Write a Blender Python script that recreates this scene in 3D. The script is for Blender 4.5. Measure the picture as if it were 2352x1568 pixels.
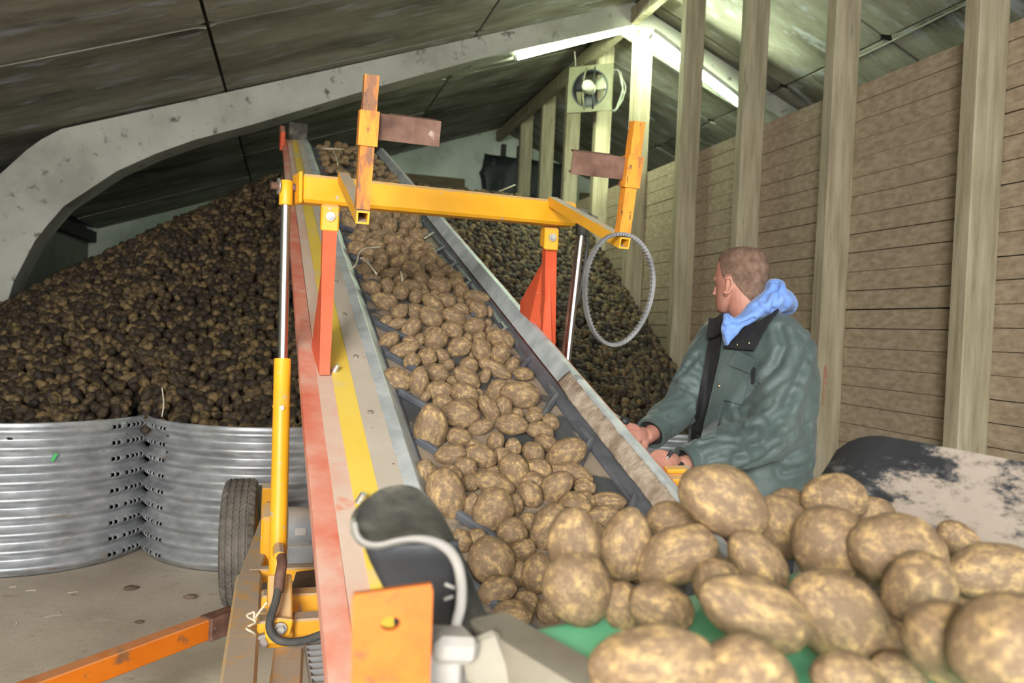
import bpy, bmesh, math, random
import numpy as np
from mathutils import Vector, Matrix, noise as mnoise
from mathutils.bvhtree import BVHTree

for _o in list(bpy.data.objects):
    bpy.data.objects.remove(_o, do_unlink=True)
SC = bpy.context.scene
COL = SC.collection
rng = random.Random(11)

# ---------------------------------------------------------------- camera
F_PX = 1850.0
ROLL = math.radians(2.7); PITCH = math.radians(0.8)
CAM = Vector((0, 0, 1.45))
_X = Vector((1, 0, 0))
_F = Vector((0, math.cos(PITCH), -math.sin(PITCH)))
_Z = Vector((0, math.sin(PITCH), math.cos(PITCH)))
CR = _X * math.cos(ROLL) + _Z * math.sin(ROLL)
CU = -_X * math.sin(ROLL) + _Z * math.cos(ROLL)
cam_data = bpy.data.cameras.new('camera')
cam = bpy.data.objects.new('camera', cam_data); COL.objects.link(cam)
cam.matrix_world = Matrix(((CR.x, CU.x, -_F.x, CAM.x), (CR.y, CU.y, -_F.y, CAM.y), (CR.z, CU.z, -_F.z, CAM.z), (0, 0, 0, 1)))
cam_data.sensor_width = 36.0
cam_data.lens = F_PX * 36.0 / 2352.0
cam_data.clip_start = 0.05; cam_data.clip_end = 200
cam_data.dof.use_dof = True
cam_data.dof.focus_distance = 2.55
cam_data.dof.aperture_fstop = cam_data.lens / 7.0
SC.camera = cam

# ---------------------------------------------------------------- world, daylight, exposure
SC.view_settings.view_transform = 'Standard'
SC.view_settings.look = 'None'
SC.view_settings.gamma = 1.0
SC.view_settings.use_curve_mapping = False
SC.view_settings.exposure = 0.95
W = bpy.data.worlds.new('overcast_sky'); SC.world = W
W.use_nodes = True
W.node_tree.nodes['Background'].inputs[0].default_value = (0.80, 0.90, 1.0, 1)
W.node_tree.nodes['Background'].inputs[1].default_value = 3.2

# barn axes: D runs along the ridge (away from the door), R to the right across the barn
AZ = math.atan((1176 - 665) / F_PX)
D = Vector((-math.sin(AZ), math.cos(AZ), 0)); R = Vector((math.cos(AZ), math.sin(AZ), 0)); Z = Vector((0, 0, 1))
def B(u, t, z): return R * u + D * t + Z * z

def area_at(name, p, aim, sx, sy, energy, color):
    ld = bpy.data.lights.new(name, 'AREA'); ld.shape = 'RECTANGLE'; ld.size = sx; ld.size_y = sy; ld.energy = energy; ld.color = color
    lo = bpy.data.objects.new(name, ld); COL.objects.link(lo)
    z_ = -(aim).normalized(); x_ = Z.cross(z_).normalized(); y_ = z_.cross(x_)
    lo.matrix_world = Matrix(((x_.x, y_.x, z_.x, p.x), (x_.y, y_.y, z_.y, p.y), (x_.z, y_.z, z_.z, p.z), (0, 0, 0, 1)))
    return lo
# daylight through the open barn door behind the camera, and a portal so the sky is sampled through the same opening
area_at('door_daylight', B(-2.3, -2.9, 2.9), R * 0.12 + D * 0.86 - Z * 0.42, 2.6, 1.8, 620, (1.0, 0.965, 0.91))
pt = area_at('door_portal', B(0.2, -3.12, 1.75), D, 5.4, 3.5, 1, (1, 1, 1)); pt.data.cycles.is_portal = True

# ---------------------------------------------------------------- geometry helpers
def ray(px, py): return _F + CR * ((px - 1176) / F_PX) - CU * ((py - 784) / F_PX)
def at(px, py, Y):
    d = ray(px, py); return CAM + d * (Y / d.y)
def on_plane(px, py, n, p0):
    d = ray(px, py); return CAM + d * ((p0 - CAM).dot(n) / d.dot(n))
def pxy(P):
    d = P - CAM; z = d.dot(_F)
    return (1176 + F_PX * d.dot(CR) / z, 784 - F_PX * d.dot(CU) / z, z)

class MB:
    def __init__(s): s.v = []; s.f = []
    def add(s, vs, fs):
        o = len(s.v); s.v += [Vector(v) for v in vs]; s.f += [tuple(i + o for i in f) for f in fs]; return s
    def box(s, c, ax, ay, az, sx, sy, sz, bev=0.0):
        c = Vector(c); A = (Vector(ax).normalized(), Vector(ay).normalized(), Vector(az).normalized()); H = (sx / 2, sy / 2, sz / 2)
        if bev <= 0:
            vs = [c + A[0] * H[0] * i + A[1] * H[1] * j + A[2] * H[2] * k for i in (-1, 1) for j in (-1, 1) for k in (-1, 1)]
            return s.add(vs, [(0, 1, 3, 2), (4, 6, 7, 5), (0, 4, 5, 1), (2, 3, 7, 6), (0, 2, 6, 4), (1, 5, 7, 3)])
        idx = {}; vs = []
        for i in (-1, 1):
            for j in (-1, 1):
                for k in (-1, 1):
                    sg = (i, j, k)
                    for a in range(3):
                        p = c.copy()
                        for q in range(3): p += A[q] * sg[q] * (H[q] if q == a else max(H[q] - bev, H[q] * 0.2))
                        idx[(i, j, k, a)] = len(vs); vs.append(p)
        fs = []
        def key(a, va, b, vb, c_, vc, ax_):
            t = [0, 0, 0]; t[a] = va; t[b] = vb; t[c_] = vc; return idx[(t[0], t[1], t[2], ax_)]
        for a in range(3):
            b, c_ = (a + 1) % 3, (a + 2) % 3
            for sgn in (-1, 1):
                fs.append(tuple(key(a, sgn, b, x, c_, y, a) for x, y in ((-1, -1), (1, -1), (1, 1), (-1, 1))))
            for sa in (-1, 1):
                for sb in (-1, 1):
                    fs.append((key(a, sa, b, sb, c_, -1, a), key(a, sa, b, sb, c_, 1, a), key(a, sa, b, sb, c_, 1, b), key(a, sa, b, sb, c_, -1, b)))
        for i in (-1, 1):
            for j in (-1, 1):
                for k in (-1, 1): fs.append((idx[(i, j, k, 0)], idx[(i, j, k, 1)], idx[(i, j, k, 2)]))
        return s.add(vs, fs)
    def beam(s, p0, p1, w, h, up=(0, 0, 1), bev=0.003):
        p0, p1 = Vector(p0), Vector(p1); a = (p1 - p0); l = a.length; a.normalize()
        x = a.cross(Vector(up)).normalized(); y = x.cross(a)
        return s.box((p0 + p1) / 2, x, y, a, w, h, l, bev)
    def sqtube(s, p0, p1, w, h, th, up=(0, 0, 1)):
        p0, p1 = Vector(p0), Vector(p1); a = (p1 - p0).normalized()
        x = a.cross(Vector(up)).normalized(); y = x.cross(a); vs = []
        for p in (p0, p1):
            for q in (0, th):
                for i, j in ((-1, -1), (1, -1), (1, 1), (-1, 1)): vs.append(p + x * i * (w / 2 - q) + y * j * (h / 2 - q))
        fs = []
        for i in range(4):
            n = (i + 1) % 4
            fs += [(i, n, 8 + n, 8 + i), (4 + n, 4 + i, 12 + i, 12 + n), (n, i, 4 + i, 4 + n), (8 + i, 8 + n, 12 + n, 12 + i)]
        return s.add(vs, fs)
    def tube(s, pts, rad, seg=12, cap=True, sq=1.0, up=None):
        pts = [Vector(p) for p in pts]; n = len(pts)
        if not hasattr(rad, '__len__'): rad = [rad] * n
        t0 = (pts[1] - pts[0]).normalized()
        ref = Vector(up) if up else (Vector((0, 0, 1)) if abs(t0.z) < 0.9 else Vector((1, 0, 0)))
        x = t0.cross(ref).normalized(); vs = []
        for i in range(n):
            t = (pts[min(i + 1, n - 1)] - pts[max(i - 1, 0)]).normalized()
            x = (x - t * x.dot(t)).normalized(); y = t.cross(x)
            for k in range(seg):
                a = 2 * math.pi * k / seg; vs.append(pts[i] + (x * math.cos(a) + y * math.sin(a) * sq) * rad[i])
        fs = [(i * seg + k, i * seg + (k + 1) % seg, (i + 1) * seg + (k + 1) % seg, (i + 1) * seg + k) for i in range(n - 1) for k in range(seg)]
        if cap: fs += [tuple(range(seg))[::-1], tuple((n - 1) * seg + k for k in range(seg))]
        return s.add(vs, fs)
    def ring(s, p0, p1, ro, ri, seg=24):
        p0, p1 = Vector(p0), Vector(p1); a = (p1 - p0).normalized()
        ref = Vector((0, 0, 1)) if abs(a.z) < 0.9 else Vector((1, 0, 0)); x = a.cross(ref).normalized(); y = a.cross(x); vs = []
        for p in (p0, p1):
            for r_ in (ro, ri):
                for k in range(seg):
                    t = 2 * math.pi * k / seg; vs.append(p + (x * math.cos(t) + y * math.sin(t)) * r_)
        fs = []
        for k in range(seg):
            n = (k + 1) % seg
            fs += [(k, n, 2 * seg + n, 2 * seg + k), (seg + n, seg + k, 3 * seg + k, 3 * seg + n), (n, k, seg + k, seg + n), (2 * seg + k, 2 * seg + n, 3 * seg + n, 3 * seg + k)]
        return s.add(vs, fs)
    def prism(s, poly, vec):
        n = len(poly); vec = Vector(vec); vs = [Vector(p) for p in poly] + [Vector(p) + vec for p in poly]
        return s.add(vs, [tuple(range(n)), tuple(range(2 * n - 1, n - 1, -1))] + [(i, (i + 1) % n, n + (i + 1) % n, n + i) for i in range(n)])
    def ell(s, c, ax, ay, az, rx, ry, rz, nu=16, nv=10):
        c = Vector(c); ax, ay, az = (Vector(q).normalized() for q in (ax, ay, az)); vs = [c + az * rz]; fs = []
        for i in range(1, nv):
            p = math.pi * i / nv
            for k in range(nu):
                t = 2 * math.pi * k / nu; vs.append(c + ax * rx * math.sin(p) * math.cos(t) + ay * ry * math.sin(p) * math.sin(t) + az * rz * math.cos(p))
        vs.append(c - az * rz); last = len(vs) - 1
        for k in range(nu):
            n = (k + 1) % nu; fs += [(0, 1 + k, 1 + n), (last, 1 + (nv - 2) * nu + n, 1 + (nv - 2) * nu + k)]
            for i in range(nv - 2): fs.append((1 + i * nu + k, 1 + (i + 1) * nu + k, 1 + (i + 1) * nu + n, 1 + i * nu + n))
        return s.add(vs, fs)
    def loft(s, rings, cap=True):
        n = len(rings[0]); vs = [p for r_ in rings for p in r_]
        fs = [(i * n + k, i * n + (k + 1) % n, (i + 1) * n + (k + 1) % n, (i + 1) * n + k) for i in range(len(rings) - 1) for k in range(n)]
        if cap: fs += [tuple(range(n))[::-1], tuple((len(rings) - 1) * n + k for k in range(n))]
        return s.add(vs, fs)
    def sheet(s, rows, th, flip=1):
        """a thick sheet over a grid of points (rows of equal length)"""
        m, n = len(rows), len(rows[0]); P = [[Vector(p) for p in r_] for r_ in rows]; N = []
        for i in range(m):
            q = []
            for j in range(n):
                du = P[i][min(j + 1, n - 1)] - P[i][max(j - 1, 0)]; dv = P[min(i + 1, m - 1)][j] - P[max(i - 1, 0)][j]
                w = du.cross(dv); q.append(w.normalized() * flip if w.length > 1e-12 else Vector((0, 0, 1)))
            N.append(q)
        vs = [P[i][j] for i in range(m) for j in range(n)] + [P[i][j] - N[i][j] * th for i in range(m) for j in range(n)]
        o = m * n; fs = []
        for i in range(m - 1):
            for j in range(n - 1):
                a, b, c_, d_ = i * n + j, i * n + j + 1, (i + 1) * n + j + 1, (i + 1) * n + j
                fs += [(a, b, c_, d_), (o + d_, o + c_, o + b, o + a)]
        per = [j for j in range(n)] + [i * n + n - 1 for i in range(1, m)] + [(m - 1) * n + j for j in range(n - 2, -1, -1)] + [i * n for i in range(m - 2, 0, -1)]
        for k in range(len(per)):
            a, b = per[k], per[(k + 1) % len(per)]; fs.append((a, o + a, o + b, b))
        return s.add(vs, fs)

def wloc(o):
    p = Vector((0, 0, 0))
    while o is not None: p += o.location; o = o.parent
    return p
def finish(me, smooth):
    if smooth:
        me.shade_smooth()
        if smooth is not True: me.set_sharp_from_angle(angle=math.radians(smooth))
def mesh_of(name, mb, mt, off=Vector((0, 0, 0)), smooth=False):
    me = bpy.data.meshes.new(name)
    me.from_pydata([(v - off)[:] for v in mb.v], [], mb.f)
    bm = bmesh.new(); bm.from_mesh(me); bmesh.ops.recalc_face_normals(bm, faces=bm.faces[:]); bm.to_mesh(me); bm.free()
    if mt: me.materials.append(mt)
    finish(me, smooth); return me
def props(o, label=None, cat=None, group=None, kind=None):
    for k, v in (('label', label), ('category', cat), ('group', group), ('kind', kind)):
        if v: o[k] = v
    return o
def obj(name, mb, mt, parent=None, smooth=False, loc=None, **kw):
    """link one mesh object; vertices are given in world space"""
    if parent is not None: base = wloc(parent)
    else:
        base = Vector(loc) if loc is not None else Vector((0, 0, 0))
    me = mb if isinstance(mb, bpy.types.Mesh) else mesh_of(name, mb, mt, base, smooth)
    o = bpy.data.objects.new(name, me); COL.objects.link(o)
    if parent is not None: o.parent = parent
    else: o.location = base
    return props(o, **kw)
def thing(name, loc, label, cat, group=None):
    o = bpy.data.objects.new(name, None); COL.objects.link(o); o.location = loc; o.empty_display_size = 0.1
    return props(o, label, cat, group)

# ---------------------------------------------------------------- materials
def mat(name, cols, scale=6, detail=6, rough=0.8, metal=0.0, bump=0.15, bscale=None, stretch=(1, 1, 1), chips=None, dust=None,
        lo=0.35, hi=0.65, spec=0.35, emit=None, rand=True, attr=None, bdist=0.01, rot=(0, 0, 0), spots=None, sheen=0, nrough=0.6, grad=None):
    m = bpy.data.materials.new(name); m.use_nodes = True; nt = m.node_tree; N = nt.nodes; L = nt.links
    b = N['Principled BSDF']; b.inputs['Roughness'].default_value = rough; b.inputs['Metallic'].default_value = metal
    b.inputs['Specular IOR Level'].default_value = spec
    if sheen: b.inputs['Sheen Weight'].default_value = sheen
    tc = N.new('ShaderNodeTexCoord'); vec = tc.outputs['Object']
    if rand:
        oi = N.new('ShaderNodeObjectInfo'); mu = N.new('ShaderNodeMath'); mu.operation = 'MULTIPLY'; mu.inputs[1].default_value = 31.7
        L.new(oi.outputs['Random'], mu.inputs[0]); va = N.new('ShaderNodeVectorMath'); va.operation = 'ADD'
        L.new(vec, va.inputs[0]); L.new(mu.outputs[0], va.inputs[1]); vec = va.outputs[0]
    mp = N.new('ShaderNodeMapping'); mp.inputs['Scale'].default_value = stretch; mp.inputs['Rotation'].default_value = rot; L.new(vec, mp.inputs[0])
    def noise(sc, det=6, rough_=0.6, src=None):
        n = N.new('ShaderNodeTexNoise'); n.inputs['Scale'].default_value = sc; n.inputs['Detail'].default_value = det; n.inputs['Roughness'].default_value = rough_
        L.new(src or mp.outputs[0], n.inputs['Vector']); return n.outputs['Fac']
    n1 = noise(scale, detail, nrough)
    if attr:
        at_ = N.new('ShaderNodeAttribute'); at_.attribute_name = attr
        ms = N.new('ShaderNodeMath'); ms.operation = 'MULTIPLY_ADD'; ms.inputs[1].default_value = 0.35; ms.inputs[2].default_value = -0.175
        L.new(at_.outputs['Fac'], ms.inputs[0]); ad = N.new('ShaderNodeMath'); L.new(n1, ad.inputs[0]); L.new(ms.outputs[0], ad.inputs[1]); n1 = ad.outputs[0]
    if grad:
        dt_ = N.new('ShaderNodeVectorMath'); dt_.operation = 'DOT_PRODUCT'; dt_.inputs[1].default_value = grad[0]; L.new(tc.outputs['Object'], dt_.inputs[0])
        ma = N.new('ShaderNodeMath'); ma.operation = 'ADD'; ma.inputs[1].default_value = grad[1]; L.new(dt_.outputs['Value'], ma.inputs[0])
        cl = N.new('ShaderNodeClamp'); cl.inputs[1].default_value = -grad[2]; cl.inputs[2].default_value = grad[2]; L.new(ma.outputs[0], cl.inputs[0])
        ad2 = N.new('ShaderNodeMath'); L.new(n1, ad2.inputs[0]); L.new(cl.outputs[0], ad2.inputs[1]); n1 = ad2.outputs[0]
    cr = N.new('ShaderNodeValToRGB'); e = cr.color_ramp.elements
    while len(e) < len(cols): e.new(0.5)
    for i, c in enumerate(cols):
        e[i].position = lo + (hi - lo) * i / max(1, len(cols) - 1); e[i].color = (c[0], c[1], c[2], 1)
    L.new(n1, cr.inputs[0]); col = cr.outputs[0]
    def mixin(col, fac, c, amt=1.0):
        mx = N.new('ShaderNodeMix'); mx.data_type = 'RGBA'; mx.inputs[7].default_value = (c[0], c[1], c[2], 1); L.new(col, mx.inputs[6])
        if amt != 1.0:
            q = N.new('ShaderNodeMath'); q.operation = 'MULTIPLY'; q.inputs[1].default_value = amt; L.new(fac, q.inputs[0]); fac = q.outputs[0]
        L.new(fac, mx.inputs[0]); return mx.outputs[2]
    for ch in (chips or []):
        c, sc, th, w = ch
        r2 = N.new('ShaderNodeMapRange'); r2.inputs[1].default_value = th; r2.inputs[2].default_value = th + w
        L.new(noise(sc, 8), r2.inputs[0]); col = mixin(col, r2.outputs[0], c)
    if spots:
        c, sc, r_ = spots
        vo = N.new('ShaderNodeTexVoronoi'); vo.inputs['Scale'].default_value = sc; L.new(mp.outputs[0], vo.inputs['Vector'])
        r2 = N.new('ShaderNodeMapRange'); r2.inputs[1].default_value = r_; r2.inputs[2].default_value = r_ * 0.6
        L.new(vo.outputs['Distance'], r2.inputs[0]); col = mixin(col, r2.outputs[0], c)
    if dust:
        c, amt = dust
        g = N.new('ShaderNodeNewGeometry'); sx = N.new('ShaderNodeSeparateXYZ'); L.new(g.outputs['Normal'], sx.inputs[0])
        r2 = N.new('ShaderNodeMapRange'); r2.inputs[1].default_value = 0.35; r2.inputs[2].default_value = 0.85; L.new(sx.outputs['Z'], r2.inputs[0])
        r3 = N.new('ShaderNodeMapRange'); r3.inputs[1].default_value = 0.27; r3.inputs[2].default_value = 0.5; L.new(noise(9, 8), r3.inputs[0])
        q = N.new('ShaderNodeMath'); q.operation = 'MULTIPLY'; L.new(r2.outputs[0], q.inputs[0]); L.new(r3.outputs[0], q.inputs[1])
        col = mixin(col, q.outputs[0], c, amt)
    L.new(col, b.inputs['Base Color'])
    if bump:
        bp = N.new('ShaderNodeBump'); bp.inputs['Strength'].default_value = bump; bp.inputs['Distance'].default_value = bdist
        L.new(noise(bscale or scale * 4, 8), bp.inputs['Height']); L.new(bp.outputs[0], b.inputs['Normal'])
    if emit:
        b.inputs['Emission Color'].default_value = (*emit[0], 1); b.inputs['Emission Strength'].default_value = emit[1]
    return m

DUST = (0.42, 0.34, 0.25)
M = {}
M['concrete_arch'] = mat('concrete_arch', [(0.30, 0.30, 0.25), (0.40, 0.40, 0.34), (0.47, 0.47, 0.40)], 1.6, 8, bump=0.25, bscale=30, chips=[((0.10, 0.10, 0.08), 9, 0.60, 0.10)])
M['roof_board'] = mat('roof_board', [(0.14, 0.13, 0.10), (0.27, 0.255, 0.20), (0.42, 0.40, 0.325)], 1.4, 11, nrough=0.68, stretch=(1, 2.2, 2), bump=0.2, bscale=20, chips=[((0.44, 0.45, 0.49), 4.2, 0.56, 0.10), ((0.075, 0.065, 0.05), 2.2, 0.58, 0.15)])  # pale blotches tinted blue-grey to paint in cool sky light on the ceiling
M['dark'] = mat('dark', [(0.03, 0.03, 0.025), (0.05, 0.045, 0.04)], 5, bump=0.1)
M['plank'] = mat('plank', [(0.28, 0.215, 0.14), (0.355, 0.28, 0.19), (0.42, 0.34, 0.235)], 3.2, 9, stretch=(5, 5, 1.2), bump=0.25, bscale=22, chips=[((0.42, 0.35, 0.26), 14, 0.63, 0.1), ((0.18, 0.13, 0.085), 4, 0.64, 0.1)])
M['post'] = mat('post', [(0.25, 0.21, 0.13), (0.33, 0.285, 0.185), (0.40, 0.35, 0.24)], 5, 9, stretch=(4, 4, 0.35), bump=0.25, bscale=16, chips=[((0.15, 0.12, 0.08), 6, 0.66, 0.06)])
M['floor'] = mat('floor', [(0.43, 0.36, 0.275), (0.54, 0.465, 0.37), (0.62, 0.54, 0.44)], 1.1, 10, bump=0.3, bscale=26, chips=[((0.33, 0.265, 0.19), 12, 0.62, 0.1), ((0.64, 0.57, 0.47), 5, 0.62, 0.15)])
M['white_wall'] = mat('white_wall', [(0.40, 0.44, 0.36), (0.52, 0.56, 0.48), (0.60, 0.64, 0.55)], 2, 8, bump=0.1, chips=[((0.25, 0.27, 0.2), 5, 0.66, 0.1)])
M['grey_wall'] = mat('grey_wall', [(0.16, 0.16, 0.14), (0.24, 0.24, 0.21)], 1.5, 8, bump=0.2)
M['brown_board'] = mat('brown_board', [(0.11, 0.085, 0.045), (0.16, 0.12, 0.065)], 3, 8, stretch=(1, 1, 4), bump=0.1)
M['tarp'] = mat('tarp', [(0.018, 0.022, 0.022), (0.03, 0.035, 0.035)], 4, rough=0.45, bump=0.3, bscale=8)
M['steel'] = mat('steel', [(0.28, 0.29, 0.295), (0.38, 0.39, 0.395), (0.50, 0.51, 0.515)], 7, 9, rough=0.42, metal=0.5, bump=0.08, bscale=40, stretch=(1, 1, 2.5), chips=[((0.34, 0.26, 0.19), 9, 0.61, 0.12)])
M['galv'] = mat('galv', [(0.42, 0.46, 0.47), (0.55, 0.59, 0.59), (0.66, 0.70, 0.69)], 9, 8, rough=0.5, metal=0.3, bump=0.05, chips=[((0.40, 0.33, 0.26), 14, 0.66, 0.1)])
M['plate_orange'] = mat('plate_orange', [(0.42, 0.100, 0.004), (0.49, 0.128, 0.005)], 30, rough=0.5, bump=0.08, bscale=120, chips=[((0.17, 0.06, 0.02), 34, 0.60, 0.10)])
M['loop_rubber'] = mat('loop_rubber', [(0.13, 0.13, 0.13), (0.22, 0.215, 0.21)], 12, rough=0.6, bump=0.1)
M['paint_red'] = mat('paint_red', [(0.30, 0.13, 0.09), (0.36, 0.2, 0.13)], 40, rough=0.8, bump=0.1, chips=[((0.33, 0.285, 0.185), 60, 0.5, 0.08)])
M['chrome'] = mat('chrome', [(0.50, 0.48, 0.46), (0.60, 0.58, 0.56)], 3, rough=0.26, metal=1.0, bump=0)
M['yellow'] = mat('yellow', [(0.74, 0.335, 0.010), (0.80, 0.39, 0.018)], 5, rough=0.42, bump=0.05, chips=[((0.42, 0.36, 0.29), 26, 0.645, 0.02), ((0.16, 0.07, 0.03), 17, 0.68, 0.02)], dust=((0.55, 0.45, 0.32), 0.75), spec=0.45)
M['orange'] = mat('orange', [(0.52, 0.125, 0.004), (0.58, 0.15, 0.005)], 6, rough=0.45, bump=0.08, chips=[((0.20, 0.09, 0.035), 11, 0.60, 0.08)], dust=((0.62, 0.42, 0.25), 0.35))
M['dusty_yellow'] = mat('dusty_yellow', [(0.70, 0.33, 0.02), (0.76, 0.38, 0.03)], 5, rough=0.6, bump=0.12, bscale=40, chips=[((0.40, 0.33, 0.24), 13, 0.60, 0.05)], dust=((0.44, 0.375, 0.29), 0.97))
M['red'] = mat('red', [(0.62, 0.085, 0.03), (0.70, 0.12, 0.05)], 5, rough=0.45, bump=0.05, chips=[((0.50, 0.36, 0.30), 15, 0.66, 0.04)], dust=((0.60, 0.36, 0.27), 0.6))
M['red_dusty'] = mat('red_dusty', [(0.60, 0.14, 0.08), (0.64, 0.26, 0.18), (0.64, 0.40, 0.31)], 4, 8, rough=0.6, bump=0.06, stretch=(1, 1, 1), chips=[((0.62, 0.47, 0.36), 5, 0.60, 0.15)])
M['pink_plate'] = mat('pink_plate', [(0.62, 0.33, 0.25), (0.62, 0.45, 0.35), (0.64, 0.52, 0.42)], 2.2, 8, rough=0.7, bump=0.05, chips=[((0.66, 0.22, 0.14), 6, 0.63, 0.08)])
M['stripe'] = mat('stripe', [(0.74, 0.50, 0.05), (0.80, 0.58, 0.10)], 3, rough=0.5, bump=0.03, chips=[((0.60, 0.50, 0.36), 4, 0.56, 0.14)])
M['grey_plate'] = mat('grey_plate', [(0.46, 0.39, 0.31), (0.53, 0.46, 0.38)], 4, rough=0.7, bump=0.05, spots=((0.10, 0.07, 0.05), 20, 0.08), chips=[((0.36, 0.29, 0.22), 8, 0.66, 0.1)])
M['rust'] = mat('rust', [(0.075, 0.036, 0.024), (0.125, 0.064, 0.042), (0.18, 0.10, 0.072)], 14, 9, rough=0.75, bump=0.3, bscale=60, chips=[((0.36, 0.27, 0.22), 22, 0.66, 0.06)])
M['rust_orange'] = mat('rust_orange', [(0.72, 0.27, 0.025), (0.62, 0.20, 0.025), (0.22, 0.10, 0.05)], 7, 9, rough=0.6, bump=0.25, bscale=50, stretch=(3, 3, 0.7), chips=[((0.12, 0.06, 0.035), 15, 0.60, 0.05)], lo=0.42, hi=0.60)
M['rubber_belt'] = mat('rubber_belt', [(0.050, 0.053, 0.056), (0.085, 0.087, 0.09)], 6, 8, rough=0.6, bump=0.1, chips=[((0.30, 0.235, 0.17), 4.2, 0.44, 0.07)])
M['rubber_edge'] = mat('rubber_edge', [(0.07, 0.075, 0.085), (0.125, 0.13, 0.145)], 9, rough=0.5, bump=0.1, chips=[((0.26, 0.21, 0.16), 9, 0.64, 0.08)])
M['mud'] = mat('mud', [(0.24, 0.18, 0.125), (0.40, 0.315, 0.235), (0.52, 0.43, 0.34)], 16, 10, rough=0.95, bump=0.7, bscale=40)
M['rubber_dust'] = mat('rubber_dust', [(0.045, 0.043, 0.036), (0.085, 0.08, 0.066), (0.19, 0.175, 0.135)], 14, 9, rough=0.75, bump=0.15)
M['rubber_pale'] = mat('rubber_pale', [(0.25, 0.23, 0.205), (0.34, 0.315, 0.28)], 8, rough=0.85, bump=0.1)
M['rubber_olive'] = mat('rubber_olive', [(0.20, 0.175, 0.13), (0.30, 0.27, 0.21)], 5, 8, rough=0.8, bump=0.1)
M['black_rubber'] = mat('black_rubber', [(0.016, 0.017, 0.019), (0.03, 0.031, 0.034)], 6, rough=0.5, bump=0.15)
M['tyre'] = mat('tyre', [(0.11, 0.096, 0.08), (0.18, 0.158, 0.13)], 9, rough=0.85, bump=0.1, chips=[((0.24, 0.195, 0.145), 7, 0.55, 0.1)])
M['grey_paint'] = mat('grey_paint', [(0.17, 0.18, 0.185), (0.25, 0.26, 0.265)], 8, rough=0.5, bump=0.05, chips=[((0.36, 0.30, 0.23), 9, 0.60, 0.1)], dust=(DUST, 0.6))
M['green_belt'] = mat('green_belt', [(0.15, 0.58, 0.31), (0.21, 0.66, 0.39)], 5, 6, rough=0.5, bump=0.03, chips=[((0.30, 0.50, 0.33), 4, 0.60, 0.15)])
M['pale_metal'] = mat('pale_metal', [(0.30, 0.275, 0.245), (0.40, 0.37, 0.33)], 5, rough=0.6, bump=0.05, chips=[((0.30, 0.24, 0.18), 8, 0.64, 0.1)])
M['potato'] = mat('potato', [(0.175, 0.112, 0.062), (0.225, 0.148, 0.082), (0.36, 0.235, 0.105), (0.50, 0.335, 0.145)], 2.3, 13, rough=0.6, bump=0.22, bscale=11, lo=0.44, hi=0.64, bdist=0.05, chips=[((0.165, 0.108, 0.062), 4.0, 0.56, 0.10), ((0.44, 0.30, 0.13), 12.0, 0.63, 0.06)], spec=0.32, nrough=0.74)
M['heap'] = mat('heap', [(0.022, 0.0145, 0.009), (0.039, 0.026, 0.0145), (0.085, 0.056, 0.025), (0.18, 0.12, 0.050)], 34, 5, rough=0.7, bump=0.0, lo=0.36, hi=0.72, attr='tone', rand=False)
M['tube_glow'] = mat('tube_glow', [(0.9, 1, 0.92), (0.9, 1, 0.92)], 1, bump=0, emit=((0.82, 1.0, 0.70), 105.0))
M['white_enamel'] = mat('white_enamel', [(0.55, 0.58, 0.52), (0.65, 0.68, 0.62)], 4, rough=0.4, bump=0)
M['fan_plate'] = mat('fan_plate', [(0.11, 0.105, 0.06), (0.16, 0.15, 0.09)], 4, rough=0.6, bump=0.05)
M['motor_cream'] = mat('motor_cream', [(0.30, 0.30, 0.22), (0.38, 0.38, 0.29)], 6, rough=0.5, bump=0)
M['cable'] = mat('cable', [(0.22, 0.22, 0.18), (0.3, 0.3, 0.25)], 6, rough=0.6, bump=0)
M['black_hose'] = mat('black_hose', [(0.045, 0.045, 0.042), (0.10, 0.095, 0.085)], 12, rough=0.7, bump=0.1)
M['straw'] = mat('straw', [(0.52, 0.44, 0.31), (0.66, 0.58, 0.44)], 12, rough=0.8, bump=0.1)
M['clod'] = mat('clod', [(0.10, 0.07, 0.045), (0.18, 0.13, 0.09)], 9, rough=0.95, bump=0.4)
M['skin'] = mat('skin', [(0.40, 0.175, 0.125), (0.46, 0.215, 0.155), (0.50, 0.25, 0.185)], 9, 6, rough=0.55, bump=0.04, bscale=120, rand=False)
M['hair'] = mat('hair', [(0.125, 0.074, 0.050), (0.18, 0.108, 0.074), (0.235, 0.150, 0.105)], 40, 8, rough=0.85, bump=0.5, bscale=260, rand=False)
M['jacket'] = mat('jacket', [(0.055, 0.078, 0.073), (0.070, 0.097, 0.091), (0.092, 0.122, 0.114)], 6, 8, rough=0.52, bump=0.22, bscale=26, bdist=0.012, rand=False, sheen=0.1)
M['jacket_black'] = mat('jacket_black', [(0.010, 0.010, 0.010), (0.020, 0.020, 0.021)], 14, rough=0.8, bump=0.2, rand=False)
M['hoodie'] = mat('hoodie', [(0.13, 0.25, 0.60), (0.17, 0.30, 0.66), (0.22, 0.36, 0.72)], 6, 8, rough=0.85, bump=0.2, bscale=30, rand=False, sheen=0.2)
M['brass'] = mat('brass', [(0.40, 0.30, 0.16), (0.5, 0.39, 0.22)], 6, rough=0.35, metal=0.9, bump=0)
M['trousers'] = mat('trousers', [(0.03, 0.035, 0.045), (0.045, 0.05, 0.06)], 8, rough=0.85, bump=0.2)
M['eye'] = mat('eye', [(0.6, 0.58, 0.55), (0.65, 0.63, 0.6)], 3, rough=0.2, bump=0)
M['green_mark'] = mat('green_mark', [(0.05, 0.40, 0.10), (0.08, 0.5, 0.15)], 20, rough=0.5, bump=0)
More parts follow.
